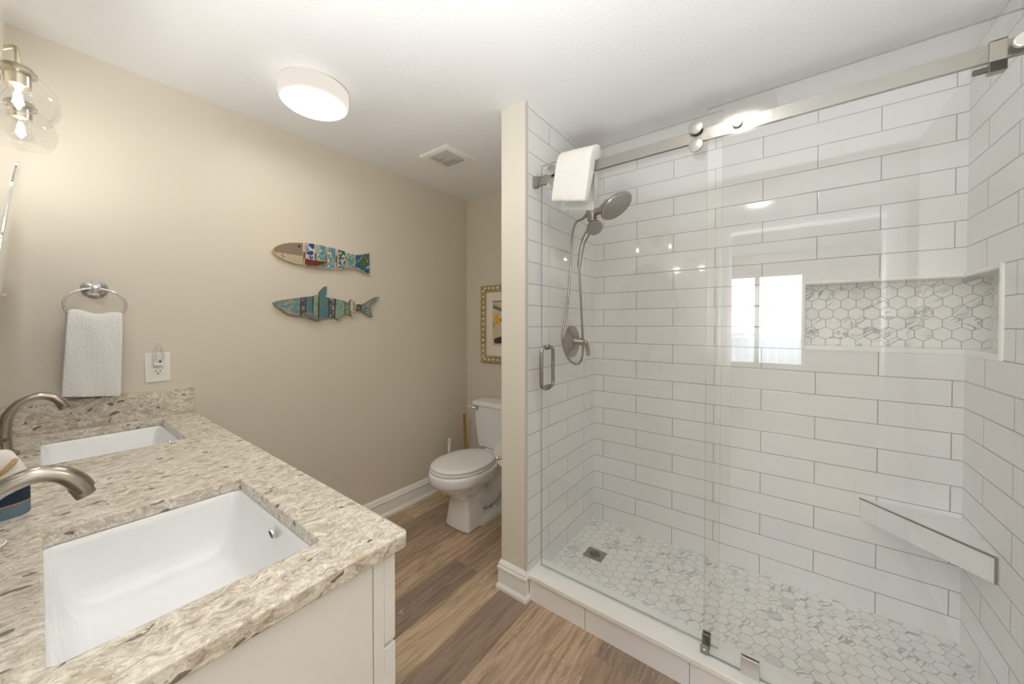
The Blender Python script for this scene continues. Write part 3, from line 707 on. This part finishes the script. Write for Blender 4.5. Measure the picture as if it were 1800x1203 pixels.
# painted wooden buoy ornament
bu = thing('buoy_ornament', 'painted wooden buoy in white, navy and light blue with rope, between the faucets', 'ornament', (.25, -.905, CT))
def ell(z, a, b, n=40): return [(.25+a*math.cos(2*PI*i/n), -.905+b*math.sin(2*PI*i/n), CT+z) for i in range(n)]
MB().loft([ell(0, .0525, .0305), ell(.003, .0535, .031), ell(.0275, .0535, .031)]).done('light_blue_band', M['slate'], bu)
MB().loft([ell(.0275, .0538, .0313), ell(.0292, .0538, .0313)]).done('worn_line', M['rust'], bu)
MB().loft([ell(.0292, .0535, .031), ell(.0655, .0535, .031)]).done('navy_band', M['navy'], bu)
MB().loft([ell(.0655, .0538, .0313), ell(.067, .0538, .0313)]).done('worn_line', M['rust'], bu)
MB().loft([ell(.067, .0532, .0307), ell(.085, .052, .030), ell(.110, .044, .027), ell(.138, .031, .021), ell(.142, .026, .017)]).done('white_top', M['crackle'], bu)
mb = MB(); mb.tube(smooth_path([(.284, -.918, CT+.120), (.282, -.932, CT+.118), (.274, -.940, CT+.108), (.262, -.944, CT+.100), (.250, -.945, CT+.097), (.238, -.944, CT+.100), (.226, -.940, CT+.108), (.218, -.932, CT+.118), (.216, -.918, CT+.120)], 5), .0048, 10); mb.done('rope', M['rope'], bu)
# ------------------------------------------------------------------ mirrors
def make_mirror(yc, label):
    root = thing('tilting_mirror', label, 'mirror', (XW, yc, 1.462), 'rounded wall mirrors')
    th = math.atan(.1); c = Vector((.249, yc, 1.462)); up = Vector((math.sin(th), 0, math.cos(th))); n = Vector((math.cos(th), 0, -math.sin(th)))
    ow, oh = .255, .400; pts = []
    for i in range(72):
        a = 2*PI*i/72; e = 2/2.05
        pts.append((ow*math.copysign(abs(math.cos(a))**e, math.cos(a)), oh*math.copysign(abs(math.sin(a))**e, math.sin(a))))
    def ring(k, d): return [c+Vector((0, 1, 0))*p[0]*k+up*p[1]*k+n*d for p in pts]
    MB().loft([ring(.992, -.003), ring(1, -.002), ring(1, .0015), ring(.985, .003)]).done('mirror_glass', [M['mirror'], M['glassedge']], root, angle=20)
    for s in (-1, 1):
        mb = MB(); mb.cyl((XW, yc+s*.27, 1.462), (.249, yc+s*.27, 1.462), .008); mb.cyl((.249, yc+s*.278, 1.462), (.249, yc+s*.25, 1.462), .006); mb.lathe([(.022, 0), (.022, .006), (.012, .01)], (XW, yc+s*.27, 1.462), (1, 0, 0), 24)
        mb.done('pivot_bracket', M['nickel'], root)
make_mirror(-.33, 'rounded tilting mirror above the far sink, its edge at the left border'); make_mirror(-1.31, 'rounded tilting mirror above the foreground sink, mirrored in the shower glass')
# ------------------------------------------------------------------ wall lamps
def make_sconce(yc, label):
    root = thing('wall_lamp', label, 'wall lamp', (XW, yc, 2.06), 'two-globe wall lamps')
    MB().lathe([(.058, 0), (.058, .010), (.052, .018), (.018, .022), (.014, .045), (.010, .048)], (XW, yc, 2.075), (1, 0, 0), 36).done('back_plate', M['brass'], root)
    for s in (-1, 1):
        y = yc+s*.13; X = .292; zc = 1.978
        mb = MB(); mb.tube(smooth_path([(XW+.035, yc, 2.075), (XW+.060, yc+s*.025, 2.098), (XW+.085, yc+s*.066, 2.118), (XW+.110, yc+s*.108, 2.124), (XW+.120, yc+s*.126, 2.118), (X, y, 2.098), (X, y, 2.070)], 5), .0052, 12); ar = mb.done('arm', M['brass'], root)
        MB().lathe([(.006, .028), (.012, .026), (.026, .019), (.034, .008), (.035, 0), (.0235, -.001), (.0235, -.034), (.021, -.035)], (X, y, 2.048), (0, 0, 1), 32).done('socket', M['brass'], ar)
        prof = [(.030, 2.048), (.042, 2.044), (.058, 2.030), (.070, 2.010), (.0755, 1.985), (.074, 1.962), (.068, 1.944), (.060, 1.932), (.0585, 1.929)]
        MB().lathe(prof, (X, y, 0), (0, 0, 1), 48, False, False).done('glass_globe', M['globe'], root)
        MB().lathe([(.014, 2.014), (.016, 2.005), (.024, 1.990), (.0295, 1.974), (.0285, 1.960), (.019, 1.948), (.006, 1.9435), (.001, 1.943)], (X, y, 0), (0, 0, 1), 28, False, False).done('bulb', M['globe'], root)
        mb = MB()
        for k in range(6):
            an = 2*PI*k/6; mb.cyl((X+.003*math.cos(an), y+.003*math.sin(an), 2.004), (X+.010*math.cos(an), y+.010*math.sin(an), 1.966), .0011, 6)
        mb.done('filament', m_emit('filament_glow', (1, .97, .92), 9.), root)
        l = bpy.data.lights.new('bulb_light', 'POINT'); l.energy = BULB_W; l.color = BULB_C; l.shadow_soft_size = .006
        lo = bpy.data.objects.new('bulb_light', l); COL.objects.link(lo); lo.location = (X, y, 1.982)
make_sconce(-.42, 'two-globe clear glass wall lamp at the upper left edge'); make_sconce(-1.37, 'two-globe clear glass wall lamp above the foreground sink, mirrored in the shower glass')
# ------------------------------------------------------------------ ceiling lamps
def make_lamp(x, y, label):
    root = thing('ceiling_lamp', label, 'ceiling lamp', (x, y, H), 'round flush ceiling lamps')
    MB().lathe([(.120, 0), (.120, -.016), (.132, -.017)], (x, y, H), (0, 0, 1), 56).done('ceiling_plate', M['whiteplastic'], root)
    t = NT('opal_shade'); c = t.co(); px, py, pz = t.sep(c)
    rr = t.math('SQRT', t.math('ADD', t.math('POWER', t.math('SUBTRACT', px, x), 2.), t.math('POWER', t.math('SUBTRACT', py, y), 2.)))
    f = t.math('POWER', t.step(rr, .141, .0), 2.2); fz = t.step(pz, H-.062, H-.088)
    stg = t.math('MULTIPLY_ADD', t.math('MULTIPLY', f, fz), LAMP_L-.5, .5)
    col = t.mix(t.math('MULTIPLY', f, fz), (1., .91, .81), LAMP_C)
    e = t.n('Emission', {0: col, 1: stg}); t.t.links.new(e.outputs[0], t.out.inputs[0])
    MB().lathe([(.138, -.017), (.142, -.020), (.143, -.046), (.1415, -.0475), (.143, -.049), (.142, -.070), (.137, -.083), (.126, -.091), (.100, -.096), (.05, -.0985), (.001, -.099)], (x, y, H), (0, 0, 1), 64).done('opal_shade', t.m, root, angle=50)
    MB().cyl((x+.10, y-.0755, H-.008), (x+.104, y-.0785, H-.008), .003).done('plate_screw', M['steel'], root)
make_lamp(1.085, -.53, 'round white opal flush ceiling lamp, lit, near the beige wall')
make_lamp(1.20, -2.06, 'round white opal ceiling lamp above the shower front, mirrored in the glass')
# ------------------------------------------------------------------ ceiling vent
vt = thing('ceiling_vent', 'square white exhaust fan grille on the ceiling', 'vent', (1.935, -.488, H))
vx, vy = 1.935, -.488; hs_ = .128
def sq(r, z): return [(vx+sx*r, vy+sy*r, z) for sx, sy in ((1, 1), (-1, 1), (-1, -1), (1, -1))]
mb = MB(); mb.loft([sq(hs_, H-.001), sq(hs_, H-.009), sq(hs_-.012, H-.016), sq(.088, H-.0155), sq(.086, H-.006)], False, False); mb.done('vent_frame', M['whiteplastic'], vt)
MB().box(vx-.09, vx+.09, vy-.09, vy+.09, H-.0035, H-.001).done('vent_cavity', plain('dim_vent_cavity', (26, 26, 25), .8), vt)
for k in range(6):
    r1 = .080-k*.0118; r0 = r1-.0042
    mb = MB(); mb.loft([sq(r1, H-.0125), sq(r1-.0006, H-.0152), sq(r0-.0006, H-.0152), sq(r0, H-.0125)], loop=True); mb.done('louvre', M['whiteplastic'], vt)
mb = MB(); mb.box(vx-.010, vx+.010, vy-.010, vy+.010, H-.015, H-.0125); mb.box(vx-.0015, vx+.0015, vy-.084, vy+.084, H-.0145, H-.0125); mb.done('vent_hub', M['whiteplastic'], vt)

# ------------------------------------------------------------------ towel ring, towel, outlet, night light
tr = thing('towel_ring', 'chrome towel ring on the beige wall', 'towel ring', (.459, 0, 1.503))
MB().lathe([(.037, 0), (.037, .004), (.033, .007), (.031, .010), (.026, .012), (.021, .018), (.013, .021), (.011, .036), (.014, .040), (.015, .048), (.011, .056), (.004, .059)], (.459, -.0005, 1.503), (0, -1, 0), 40).done('wall_flange', M['chrome'], tr)
pts = [(.459+.082*math.cos(2*PI*i/64), -.047-.004*math.sin(2*PI*i/64), 1.436+.066*math.sin(2*PI*i/64)) for i in range(64)]
MB().tube(pts, .0042, 12, loop=True, up=(0, 1, 0)).done('ring', M['chrome'], tr)
def ht_skew(t, q):
    f = (1.40-q.y)/.33
    e = (t-.5)
    return (f*(-.019+.010*t), -.006*f, -.012*t+.006*math.sin(t*9)*(1 if q.y > 1.36 else 0) - .020*t*max(0, f-.6))
htw = thing('hand_towel', 'white terry hand towel hanging from the chrome ring', 'towel', (.455, -.05, 1.07))
sweep_cloth([(-.064, 1.086), (-.066, 1.11), (-.068, 1.25), (-.066, 1.36), (-.060, 1.398), (-.049, 1.408), (-.038, 1.398), (-.030, 1.36), (-.026, 1.25), (-.025, 1.12)], 'x', .384, .531, 26, .011, 'cloth', M['terry'], ht_skew, .0016, 70., htw)
ou = thing('wall_outlet', 'white wall outlet plate above the side splash', 'outlet', (.640, 0, 1.167))
MB().box(.599, .681, -.006, -.0003, 1.1025, 1.231).done('cover_plate', M['whiteplastic'], ou, bevel=.0022)
for z in (1.187, 1.147):
    mb = MB(); mb.prism([(.640+.017*math.cos(2*PI*i/28), z+.0165*max(-.85, min(.85, math.sin(2*PI*i/28)))) for i in range(28)], 'y', -.0085, -.005); o = mb.done('receptacle', M['whiteplastic'], ou, bevel=.0006)
    mb = MB(); mb.box(.632, .6345, -.0088, -.008, z-.001, z+.007); mb.box(.6455, .648, -.0088, -.008, z-.001, z+.006); mb.cyl((.640, -.008, z-.008), (.640, -.0088, z-.008), .0028, 14); mb.done('slots', M['dark'], o)
nl = thing('night_light', 'small plug-in night light with clear shade in the wall outlet', 'night light', (.640, -.02, 1.187))
mb = MB(); mb.box(.623, .655, -.034, -.0088, 1.176, 1.204); nb = mb.done('plug_body', M['whiteplastic'], nl, bevel=.003)
MB().cyl((.643, -.0338, 1.194), (.643, -.0352, 1.194), .004, 16).done('light_sensor', M['dark'], nb)
mb = MB(); rings = []
for hw_, z, d in ((.0215, 1.200, .012), (.0225, 1.214, .013), (.021, 1.230, .012), (.016, 1.248, .010), (.009, 1.266, .007), (.003, 1.276, .004)):
    rings.append([(.639+hw_*math.cos(PI*i/16), -.024-d*math.sin(PI*i/16)*1.4, z) for i in range(17)])
mb.loft(rings, closed=False); o = mb.done('clear_shade', M['clearplastic'], nl)
sl = o.modifiers.new('thickness', 'SOLIDIFY'); sl.thickness = .001
MB().lathe([(.006, 1.204), (.006, 1.212), (.0045, 1.216), (.004, 1.232), (.001, 1.238)], (.639, -.027, 0), (0, 0, 1), 14).done('bulb', M['whiteplastic'], nl)

# ------------------------------------------------------------------ wooden fish on the wall
FISH = {'head': [(1.09, 1.762), (1.098, 1.777), (1.115, 1.792), (1.141, 1.806), (1.172, 1.817), (1.207, 1.824), (1.246, 1.828), (1.245, 1.702), (1.218, 1.702), (1.19, 1.705), (1.155, 1.713), (1.129, 1.725), (1.107, 1.74), (1.094, 1.752)],
 's1': [(1.263, 1.832), (1.309, 1.832), (1.306, 1.695), (1.26, 1.693)], 's2': [(1.325, 1.832), (1.372, 1.83), (1.369, 1.698), (1.321, 1.694)],
 's3': [(1.386, 1.829), (1.433, 1.826), (1.431, 1.699), (1.384, 1.692)], 's4': [(1.449, 1.823), (1.495, 1.817), (1.494, 1.709), (1.448, 1.697)],
 's5': [(1.509, 1.811), (1.553, 1.805), (1.55, 1.724), (1.503, 1.711)], 'tail': [(1.559, 1.806), (1.609, 1.819), (1.662, 1.835), (1.662, 1.686), (1.608, 1.706), (1.556, 1.726)],
 'fin': [(1.25, 1.738), (1.316, 1.737), (1.386, 1.736), (1.353, 1.714), (1.32, 1.7), (1.284, 1.696), (1.249, 1.701)],
 'spine': [(1.226, 1.776), (1.57, 1.791), (1.569, 1.752), (1.226, 1.734)]}
SHARK = {'head': [(1.09, 1.476), (1.101, 1.482), (1.131, 1.491), (1.177, 1.501), (1.224, 1.51), (1.225, 1.408), (1.194, 1.406), (1.164, 1.414), (1.142, 1.427), (1.127, 1.438), (1.108, 1.454), (1.095, 1.465)],
 's1': [(1.233, 1.513), (1.252, 1.516), (1.25, 1.402), (1.231, 1.403)], 's2': [(1.261, 1.517), (1.294, 1.523), (1.292, 1.415), (1.257, 1.414)], 's3': [(1.301, 1.523), (1.325, 1.533), (1.323, 1.402), (1.296, 1.404)],
 's4': [(1.336, 1.547), (1.347, 1.564), (1.365, 1.584), (1.379, 1.588), (1.375, 1.543), (1.37, 1.524), (1.386, 1.521), (1.382, 1.395), (1.332, 1.395)],
 's5': [(1.394, 1.518), (1.427, 1.517), (1.421, 1.399), (1.39, 1.398)],
 's6': [(1.433, 1.514), (1.489, 1.505), (1.485, 1.415), (1.467, 1.415), (1.469, 1.395), (1.457, 1.383), (1.44, 1.388), (1.426, 1.403), (1.427, 1.415)],
 's7': [(1.492, 1.5), (1.519, 1.496), (1.516, 1.421), (1.488, 1.42)],
 's8': [(1.525, 1.507), (1.534, 1.516), (1.55, 1.506), (1.557, 1.494), (1.569, 1.484), (1.565, 1.45), (1.552, 1.432), (1.546, 1.411), (1.536, 1.411), (1.521, 1.424), (1.522, 1.494)],
 's9': [(1.575, 1.488), (1.598, 1.489), (1.595, 1.447), (1.572, 1.446)],
 'tail': [(1.604, 1.486), (1.634, 1.5), (1.675, 1.526), (1.709, 1.543), (1.738, 1.542), (1.703, 1.513), (1.672, 1.486), (1.667, 1.466), (1.672, 1.435), (1.684, 1.407), (1.672, 1.405), (1.636, 1.424), (1.599, 1.446)],
 'fin': [(1.242, 1.423), (1.275, 1.434), (1.292, 1.426), (1.311, 1.406), (1.346, 1.385), (1.318, 1.375), (1.292, 1.384), (1.269, 1.397), (1.25, 1.412)],
 'spine': [(1.214, 1.476), (1.62, 1.479), (1.62, 1.451), (1.214, 1.418)]}
def board(poly, y0, y1, name, face, edge, parent, inset=.0035):
    """a sawn board: painted face just inside raw edges"""
    cx = sum(p[0] for p in poly)/len(poly); cz = sum(p[1] for p in poly)/len(poly)
    mb = MB(); mb.mi = 1; mb.prism(poly, 'y', y0, y1); o = mb.done(name, [face, edge], parent)
    for f in o.data.polygons: f.material_index = 1
    bm = bmesh.new(); bm.from_mesh(o.data)
    fs = [f for f in bm.faces if f.normal.y < -.9]
    bmesh.ops.inset_region(bm, faces=fs, thickness=inset, depth=.0)
    for f in fs: f.material_index = 0
    bm.to_mesh(o.data); bm.free()
    return o
fi = thing('wooden_fish', 'painted wooden fish with taupe head and blue segments, upper of two on the wall', 'wall decor', (1.38, -.002, 1.76), )
MB().prism(FISH['spine'], 'y', -.012, -.001).done('backing_bar', M['rawwood'], fi)
hd_ = board(FISH['head'], -.022, -.0125, 'head', M['fishtaupe'], M['rawedge'], fi)
lo = [(1.099, 1.752), (1.118, 1.753), (1.243, 1.7505), (1.2425, 1.7045), (1.218, 1.7045), (1.19, 1.7075), (1.156, 1.7155), (1.131, 1.7275), (1.110, 1.7415)]
MB().prism(lo, 'y', -.0226, -.0219).done('cream_jaw', M['fishcream'], hd_)
MB().sphere((1.224, -.022, 1.804), .0065, 16).done('eye', M['dark'], hd_)
for k, m in (('s1', 'fishblue'), ('s2', 'fishaqua'), ('s3', 'fishaqua'), ('s4', 'fishteal'), ('s5', 'fishaqua')): board(FISH[k], -.024, -.006, 'body_slat', M[m], M['slatedge'], fi, .0016)
tl = board(FISH['tail'], -.022, -.0125, 'tail', M['fishtail'], M['rawedge'], fi)
MB().prism([(1.622+.023*math.cos(2*PI*i/18)*(1+.16*math.sin(5*i)), 1.772+.037*math.sin(2*PI*i/18)*(1+.12*math.cos(3*i))) for i in range(18)], 'y', -.0226, -.0219).done('green_patch', M['fishgreen'], tl)
board(FISH['fin'], -.030, -.0225, 'fin', M['fishred'], M['rawedge'], fi, .002)
sk = thing('wooden_shark', 'weathered blue wooden shark with dorsal fin, lower of two on the wall', 'wall decor', (1.4, -.002, 1.46))
MB().prism(SHARK['spine'], 'y', -.012, -.001).done('backing_bar', M['rawwood'], sk)
hd_ = board(SHARK['head'], -.022, -.0125, 'head', M['shkblue'], M['shkedge'], sk, .003)
MB().cyl((1.131, -.0218, 1.443), (1.131, -.0226, 1.443), .0028, 12).done('mouth_notch', M['dark'], hd_)
for k, m in (('s1', 'shknavy'), ('s2', 'shkturq'), ('s3', 'shkmint'), ('s4', 'shkturq'), ('s5', 'shknavy'), ('s6', 'shkmint'), ('s7', 'shkblue'), ('s8', 'shkwhite'), ('s9', 'shknavy')): board(SHARK[k], -.024, -.006, 'body_slat', M[m], M['shkedge'], sk, .0014)
board(SHARK['tail'], -.022, -.0125, 'tail', M['shkblue'], M['shkedge'], sk, .002)
board(SHARK['fin'], -.030, -.0225, 'fin', M['shkgrey'], M['shkedge'], sk, .002)

# ------------------------------------------------------------------ framed print above the toilet
pf = thing('framed_print', 'framed starfish print with silvery gold beaded frame above the toilet', 'picture', (XT, -.43, 1.36))
py0, py1, pz0, pz1 = -.180, -.685, 1.038, 1.679
def fr(ins): return [(py0-ins, pz0+ins), (py1+ins, pz0+ins), (py1+ins, pz1-ins), (py0-ins, pz1-ins)]
mb = MB(); mb.loft([[(XT-d, p[0], p[1]) for p in fr(i)] for i, d in ((0, .001), (0, .020), (.004, .023), (.044, .015), (.047, .020), (.055, .017), (.056, .008))], False, False); frm = mb.done('frame', M['gold'], pf)
mb = MB()
for k in range(13):
    z = pz0+.045+k*(pz1-pz0-.09)/12
    for yy in (py0-.023, py1+.023): mb.sphere((XT-.017, yy, z), .013, 12, .55, 1.1, 1.05)
for k in range(10):
    yy = py0-.045-k*(py0-py1-.09)/9
    for z in (pz0+.023, pz1-.023): mb.sphere((XT-.017, yy, z), .013, 12, .55, 1.05, 1.1)
mb.done('beading', M['bead'], frm)
MB().box(XT-.009, XT-.001, py1+.05, py0-.05, pz0+.05, pz1-.05).done('mat_board', M['mat'], pf)
ar = MB().box(XT-.0096, XT-.009, -.585, -.305, 1.180, 1.552).done('print', M['art'], pf)
sp = [(-.359, 1.458), (-.3665, 1.412), (-.405, 1.412), (-.377, 1.382), (-.403, 1.346), (-.364, 1.364), (-.323, 1.334), (-.338, 1.376), (-.313, 1.428), (-.345, 1.414)]
MB().prism(sp, 'x', XT-.0101, XT-.0096).done('starfish', M['star'], ar)
mb = MB()
for k in range(9): mb.prism([(-.312-k*.017, 1.500-k*.006), (-.327-k*.017, 1.496-k*.006), (-.322-k*.018, 1.524-k*.005)], 'x', XT-.0100, XT-.0096)
mb.prism([(-.312, 1.500), (-.312, 1.492), (-.46, 1.44), (-.46, 1.446)], 'x', XT-.0100, XT-.0096); mb.prism([(-.38, 1.395), (-.42, 1.41), (-.43, 1.38), (-.40, 1.372)], 'x', XT-.0100, XT-.0096); mb.prism([(-.312, 1.38), (-.318, 1.36), (-.315, 1.32), (-.311, 1.33)], 'x', XT-.0100, XT-.0096)
mb.done('seaweed', M['artgreen'], ar)
MB().prism([(-.320, 1.232), (-.345, 1.244), (-.45, 1.270), (-.45, 1.205), (-.34, 1.196), (-.322, 1.205)], 'x', XT-.0100, XT-.0096).done('dark_shell', M['artbrown'], ar)
MB().box(XT-.0101, XT-.0096, -.585, -.305, 1.536, 1.552).done('print_band', plain('grey_print_band', (160, 150, 132), .7), ar)

# ------------------------------------------------------------------ toilet
to = thing('toilet', 'white two-piece toilet with closed lid against the back wall', 'toilet', (2.2, -.512, 0))
TY = -.512
def egg(xc, z, fr_, bk, hw_, n=48, p=2.0, pb=2.6):
    out = []
    for i in range(n):
        a = 2*PI*i/n; c, s_ = math.cos(a), math.sin(a)
        e = 2/(pb if c > 0 else p)
        x = math.copysign(abs(c)**e, c)*(bk if c > 0 else fr_); y = math.copysign(abs(s_)**(2/2.15), s_)*hw_
        out.append((xc+x, TY+y, z))
    return out
XC = 2.03
mb = MB()
rings = [egg(XC, .402, .222, .30, .180), egg(XC, .398, .229, .305, .1865), egg(XC, .386, .232, .305, .189), egg(XC, .345, .229, .30, .186), egg(XC, .338, .225, .295, .182), egg(XC, .320, .212, .285, .170), egg(XC, .295, .186, .27, .148), egg(XC, .268, .150, .25, .122), egg(XC, .245, .118, .235, .100), egg(XC, .22, .10, .22, .09)]
mb.loft(rings[::-1]); bowl = mb.done('bowl', M['porcelain'], to, angle=60)
mb = MB()                                  # pedestal: flat front block, low flange, trapway
def ped(z, x0, hw_, x1): return [(x0, TY-hw_*.72, z), (x0+.012, TY-hw_, z), (x1, TY-hw_*.98, z), (x1, TY+hw_*.98, z), (x0+.012, TY+hw_, z), (x0, TY+hw_*.72, z), (x0-.006, TY+hw_*.25, z), (x0-.006, TY-hw_*.25, z)]
mb.loft([ped(0, 1.972, .110, 2.16), ped(.02, 1.974, .109, 2.158), ped(.12, 1.984, .096, 2.148), ped(.20, 1.987, .086, 2.145), ped(.25, 1.962, .088, 2.19), ped(.285, 1.925, .098, 2.24)])
pd_ = mb.done('pedestal', M['porcelain'], to, bevel=.010, seg=3)
mb = MB(); mb.loft([[(x, y, z) for x, y in rrect(2.285, TY, .215+d, .116+d, .06, 6)] for z, d in ((0, 0), (.038, -.002), (.050, -.010), (.053, -.02))]); mb.done('foot', M['porcelain'], pd_)
mb = MB(); mb.tube(smooth_path([(2.10, TY, .20), (2.20, TY, .135), (2.27, TY, .115), (2.34, TY, .16), (2.40, TY, .25), (2.44, TY, .33)], 5), [(.10, .075)]*8+[(.092, .075)]*10+[(.10, .08)]*8, 24, up=(0, 1, 0)); mb.done('trapway', M['porcelain'], pd_)
mb = MB(); mb.loft([[(x, y, z) for x, y in rrect(2.42, TY, .17, hy, .05, 6)] for z, hy in ((.29, .095), (.34, .115), (.385, .125), (.392, .118))]); mb.done('tank_shelf', M['porcelain'], pd_)
for s in (-1, 1): MB().lathe([(.014, .045), (.015, .062), (.012, .072), (.004, .076)], (2.268, TY+s*.088, 0), (0, 0, 1), 20).done('bolt_cap', M['whiteplastic'], pd_)
mb = MB(); mb.loft([egg(XC, .4035, .218, .25, .181), egg(XC, .407, .222, .252, .185), egg(XC, .416, .222, .252, .185), egg(XC, .4195, .217, .25, .181)]); mb.done('seat', M['seatplastic'], to, angle=50)
mb = MB(); mb.loft([egg(XC, .4225, .210, .247, .176), egg(XC, .4255, .215, .250, .181), egg(XC, .434, .216, .250, .182), egg(XC, .440, .209, .246, .176), egg(XC, .4445, .18, .225, .15), egg(XC, .4465, .10, .15, .09)]); mb.done('lid', M['seatplastic'], to, angle=50)
for s in (-1, 1): MB().box(2.265, 2.30, TY+s*.075-.018, TY+s*.075+.018, .403, .432).done('hinge', M['seatplastic'], to, bevel=.005)
def tank_ring(z, hy, x0, x1=2.602, r=.045): return [(x, y, z) for x, y in rrect((x0+x1)/2, TY, (x1-x0)/2, hy, r, 7)]
mb = MB(); mb.loft([tank_ring(.392, .205, 2.425), tank_ring(.400, .222, 2.412), tank_ring(.43, .230, 2.408), tank_ring(.60, .250, 2.402), tank_ring(.716, .258, 2.400)]); tk = mb.done('tank', M['porcelain'], to, angle=50)
mb = MB(); mb.loft([tank_ring(.7165, .260, 2.396), tank_ring(.722, .268, 2.388), tank_ring(.740, .268, 2.388), tank_ring(.750, .262, 2.394), tank_ring(.756, .24, 2.415)]); mb.done('tank_lid', M['porcelain'], to, angle=50)
mb = MB(); mb.lathe([(.013, 0), (.014, .006), (.012, .012)], (2.4005, -.318, .697), (-1, 0, 0), 22); lv = mb.done('flush_lever', M['chrome'], tk)
MB().tube([(2.386, -.318, .696), (2.376, -.300, .700), (2.366, -.272, .707), (2.360, -.248, .713)], [(.008, .005), (.0085, .005), (.007, .0045), (.005, .004)], 12, up=(0, 0, 1)).done('lever_arm', M['chrome'], lv)
# toilet paper
th_ = thing('paper_holder', 'chrome toilet paper post on the partition wall', 'paper holder', (1.84, YL, .63))
mb = MB(); mb.tube([(1.825, YL+.001, .632), (1.825, -1.020, .632), (1.820, -1.007, .632)], .007, 12, up=(0, 0, 1)); mb.lathe([(.022, 0), (.022, .005), (.012, .012)], (1.825, YL, .632), (0, 1, 0), 24); mb.cyl((1.82, -1.004, .632), (1.99, -1.004, .632), .006); mb.done('post', M['chrome'], th_)
MB().sphere((1.812, -1.004, .632), .0125, 20).done('knob', M['chrome'], th_)
mb = MB(); mb.lathe([(.020, 0), (.069, 0), (.0695, .003), (.0695, .1), (.069, .103), (.020, .103)], (1.868, -1.004, .632), (1, 0, 0), 48, False, False)
tag(mb.done('toilet_roll', M['paper']), 'white toilet paper roll half hidden by the partition wall', 'toilet paper')
# toilet brush and plunger
br = thing('toilet_brush', 'white toilet brush in a yellow trimmed holder behind the toilet', 'toilet brush', (2.285, -.105, 0))
MB().lathe([(.050, 0), (.053, .003), (.053, .012), (.050, .014)], (2.285, -.105, 0), (0, 0, 1), 32).done('holder_base', M['yellow'], br)
MB().lathe([(.048, .013), (.047, .03), (.042, .12), (.040, .14), (.030, .142)], (2.285, -.105, 0), (0, 0, 1), 32).done('holder', M['whiteplastic'], br)
mb = MB(); mb.tube(smooth_path([(2.288, -.107, .13), (2.289, -.108, .25), (2.290, -.110, .32), (2.291, -.112, .38), (2.291, -.113, .43), (2.291, -.114, .447)], 4), [.007]*6+[.0085]*4+[.0115]*4+[.0125]*4+[.010, .006, .004], 14); hb = mb.done('handle', M['whiteplastic'], br)
MB().cyl((2.280, -.119, .433), (2.2785, -.1195, .433), .0026, 12).done('hanging_hole', M['dark'], hb)
pl = thing('plunger', 'wooden plunger stick leaning in the corner behind the toilet', 'plunger', (2.55, -.055, 0))
MB().cyl((2.548, -.052, .07), (2.524, -.048, .583), .0105, 16).done('stick', M['goldstick'], pl)
MB().lathe([(.048, 0), (.050, .02), (.046, .045), (.030, .065), (.016, .078), (.014, .10)], (2.549, -.0525, 0), (0, 0, 1), 28).done('cup', M['rubber'], pl)
# white soap dish at the left edge of the counter
sd = thing('soap_dish', 'small white dish on the counter at the left edge', 'dish', (.235, -1.085, CT))
MB().lathe([(.030, 0), (.036, .003), (.040, .010), (.038, .0115), (.033, .006), (.001, .004)], (.2385, -1.085, CT), (0, 0, 1), 32).done('bowl', M['porcelain'], sd)
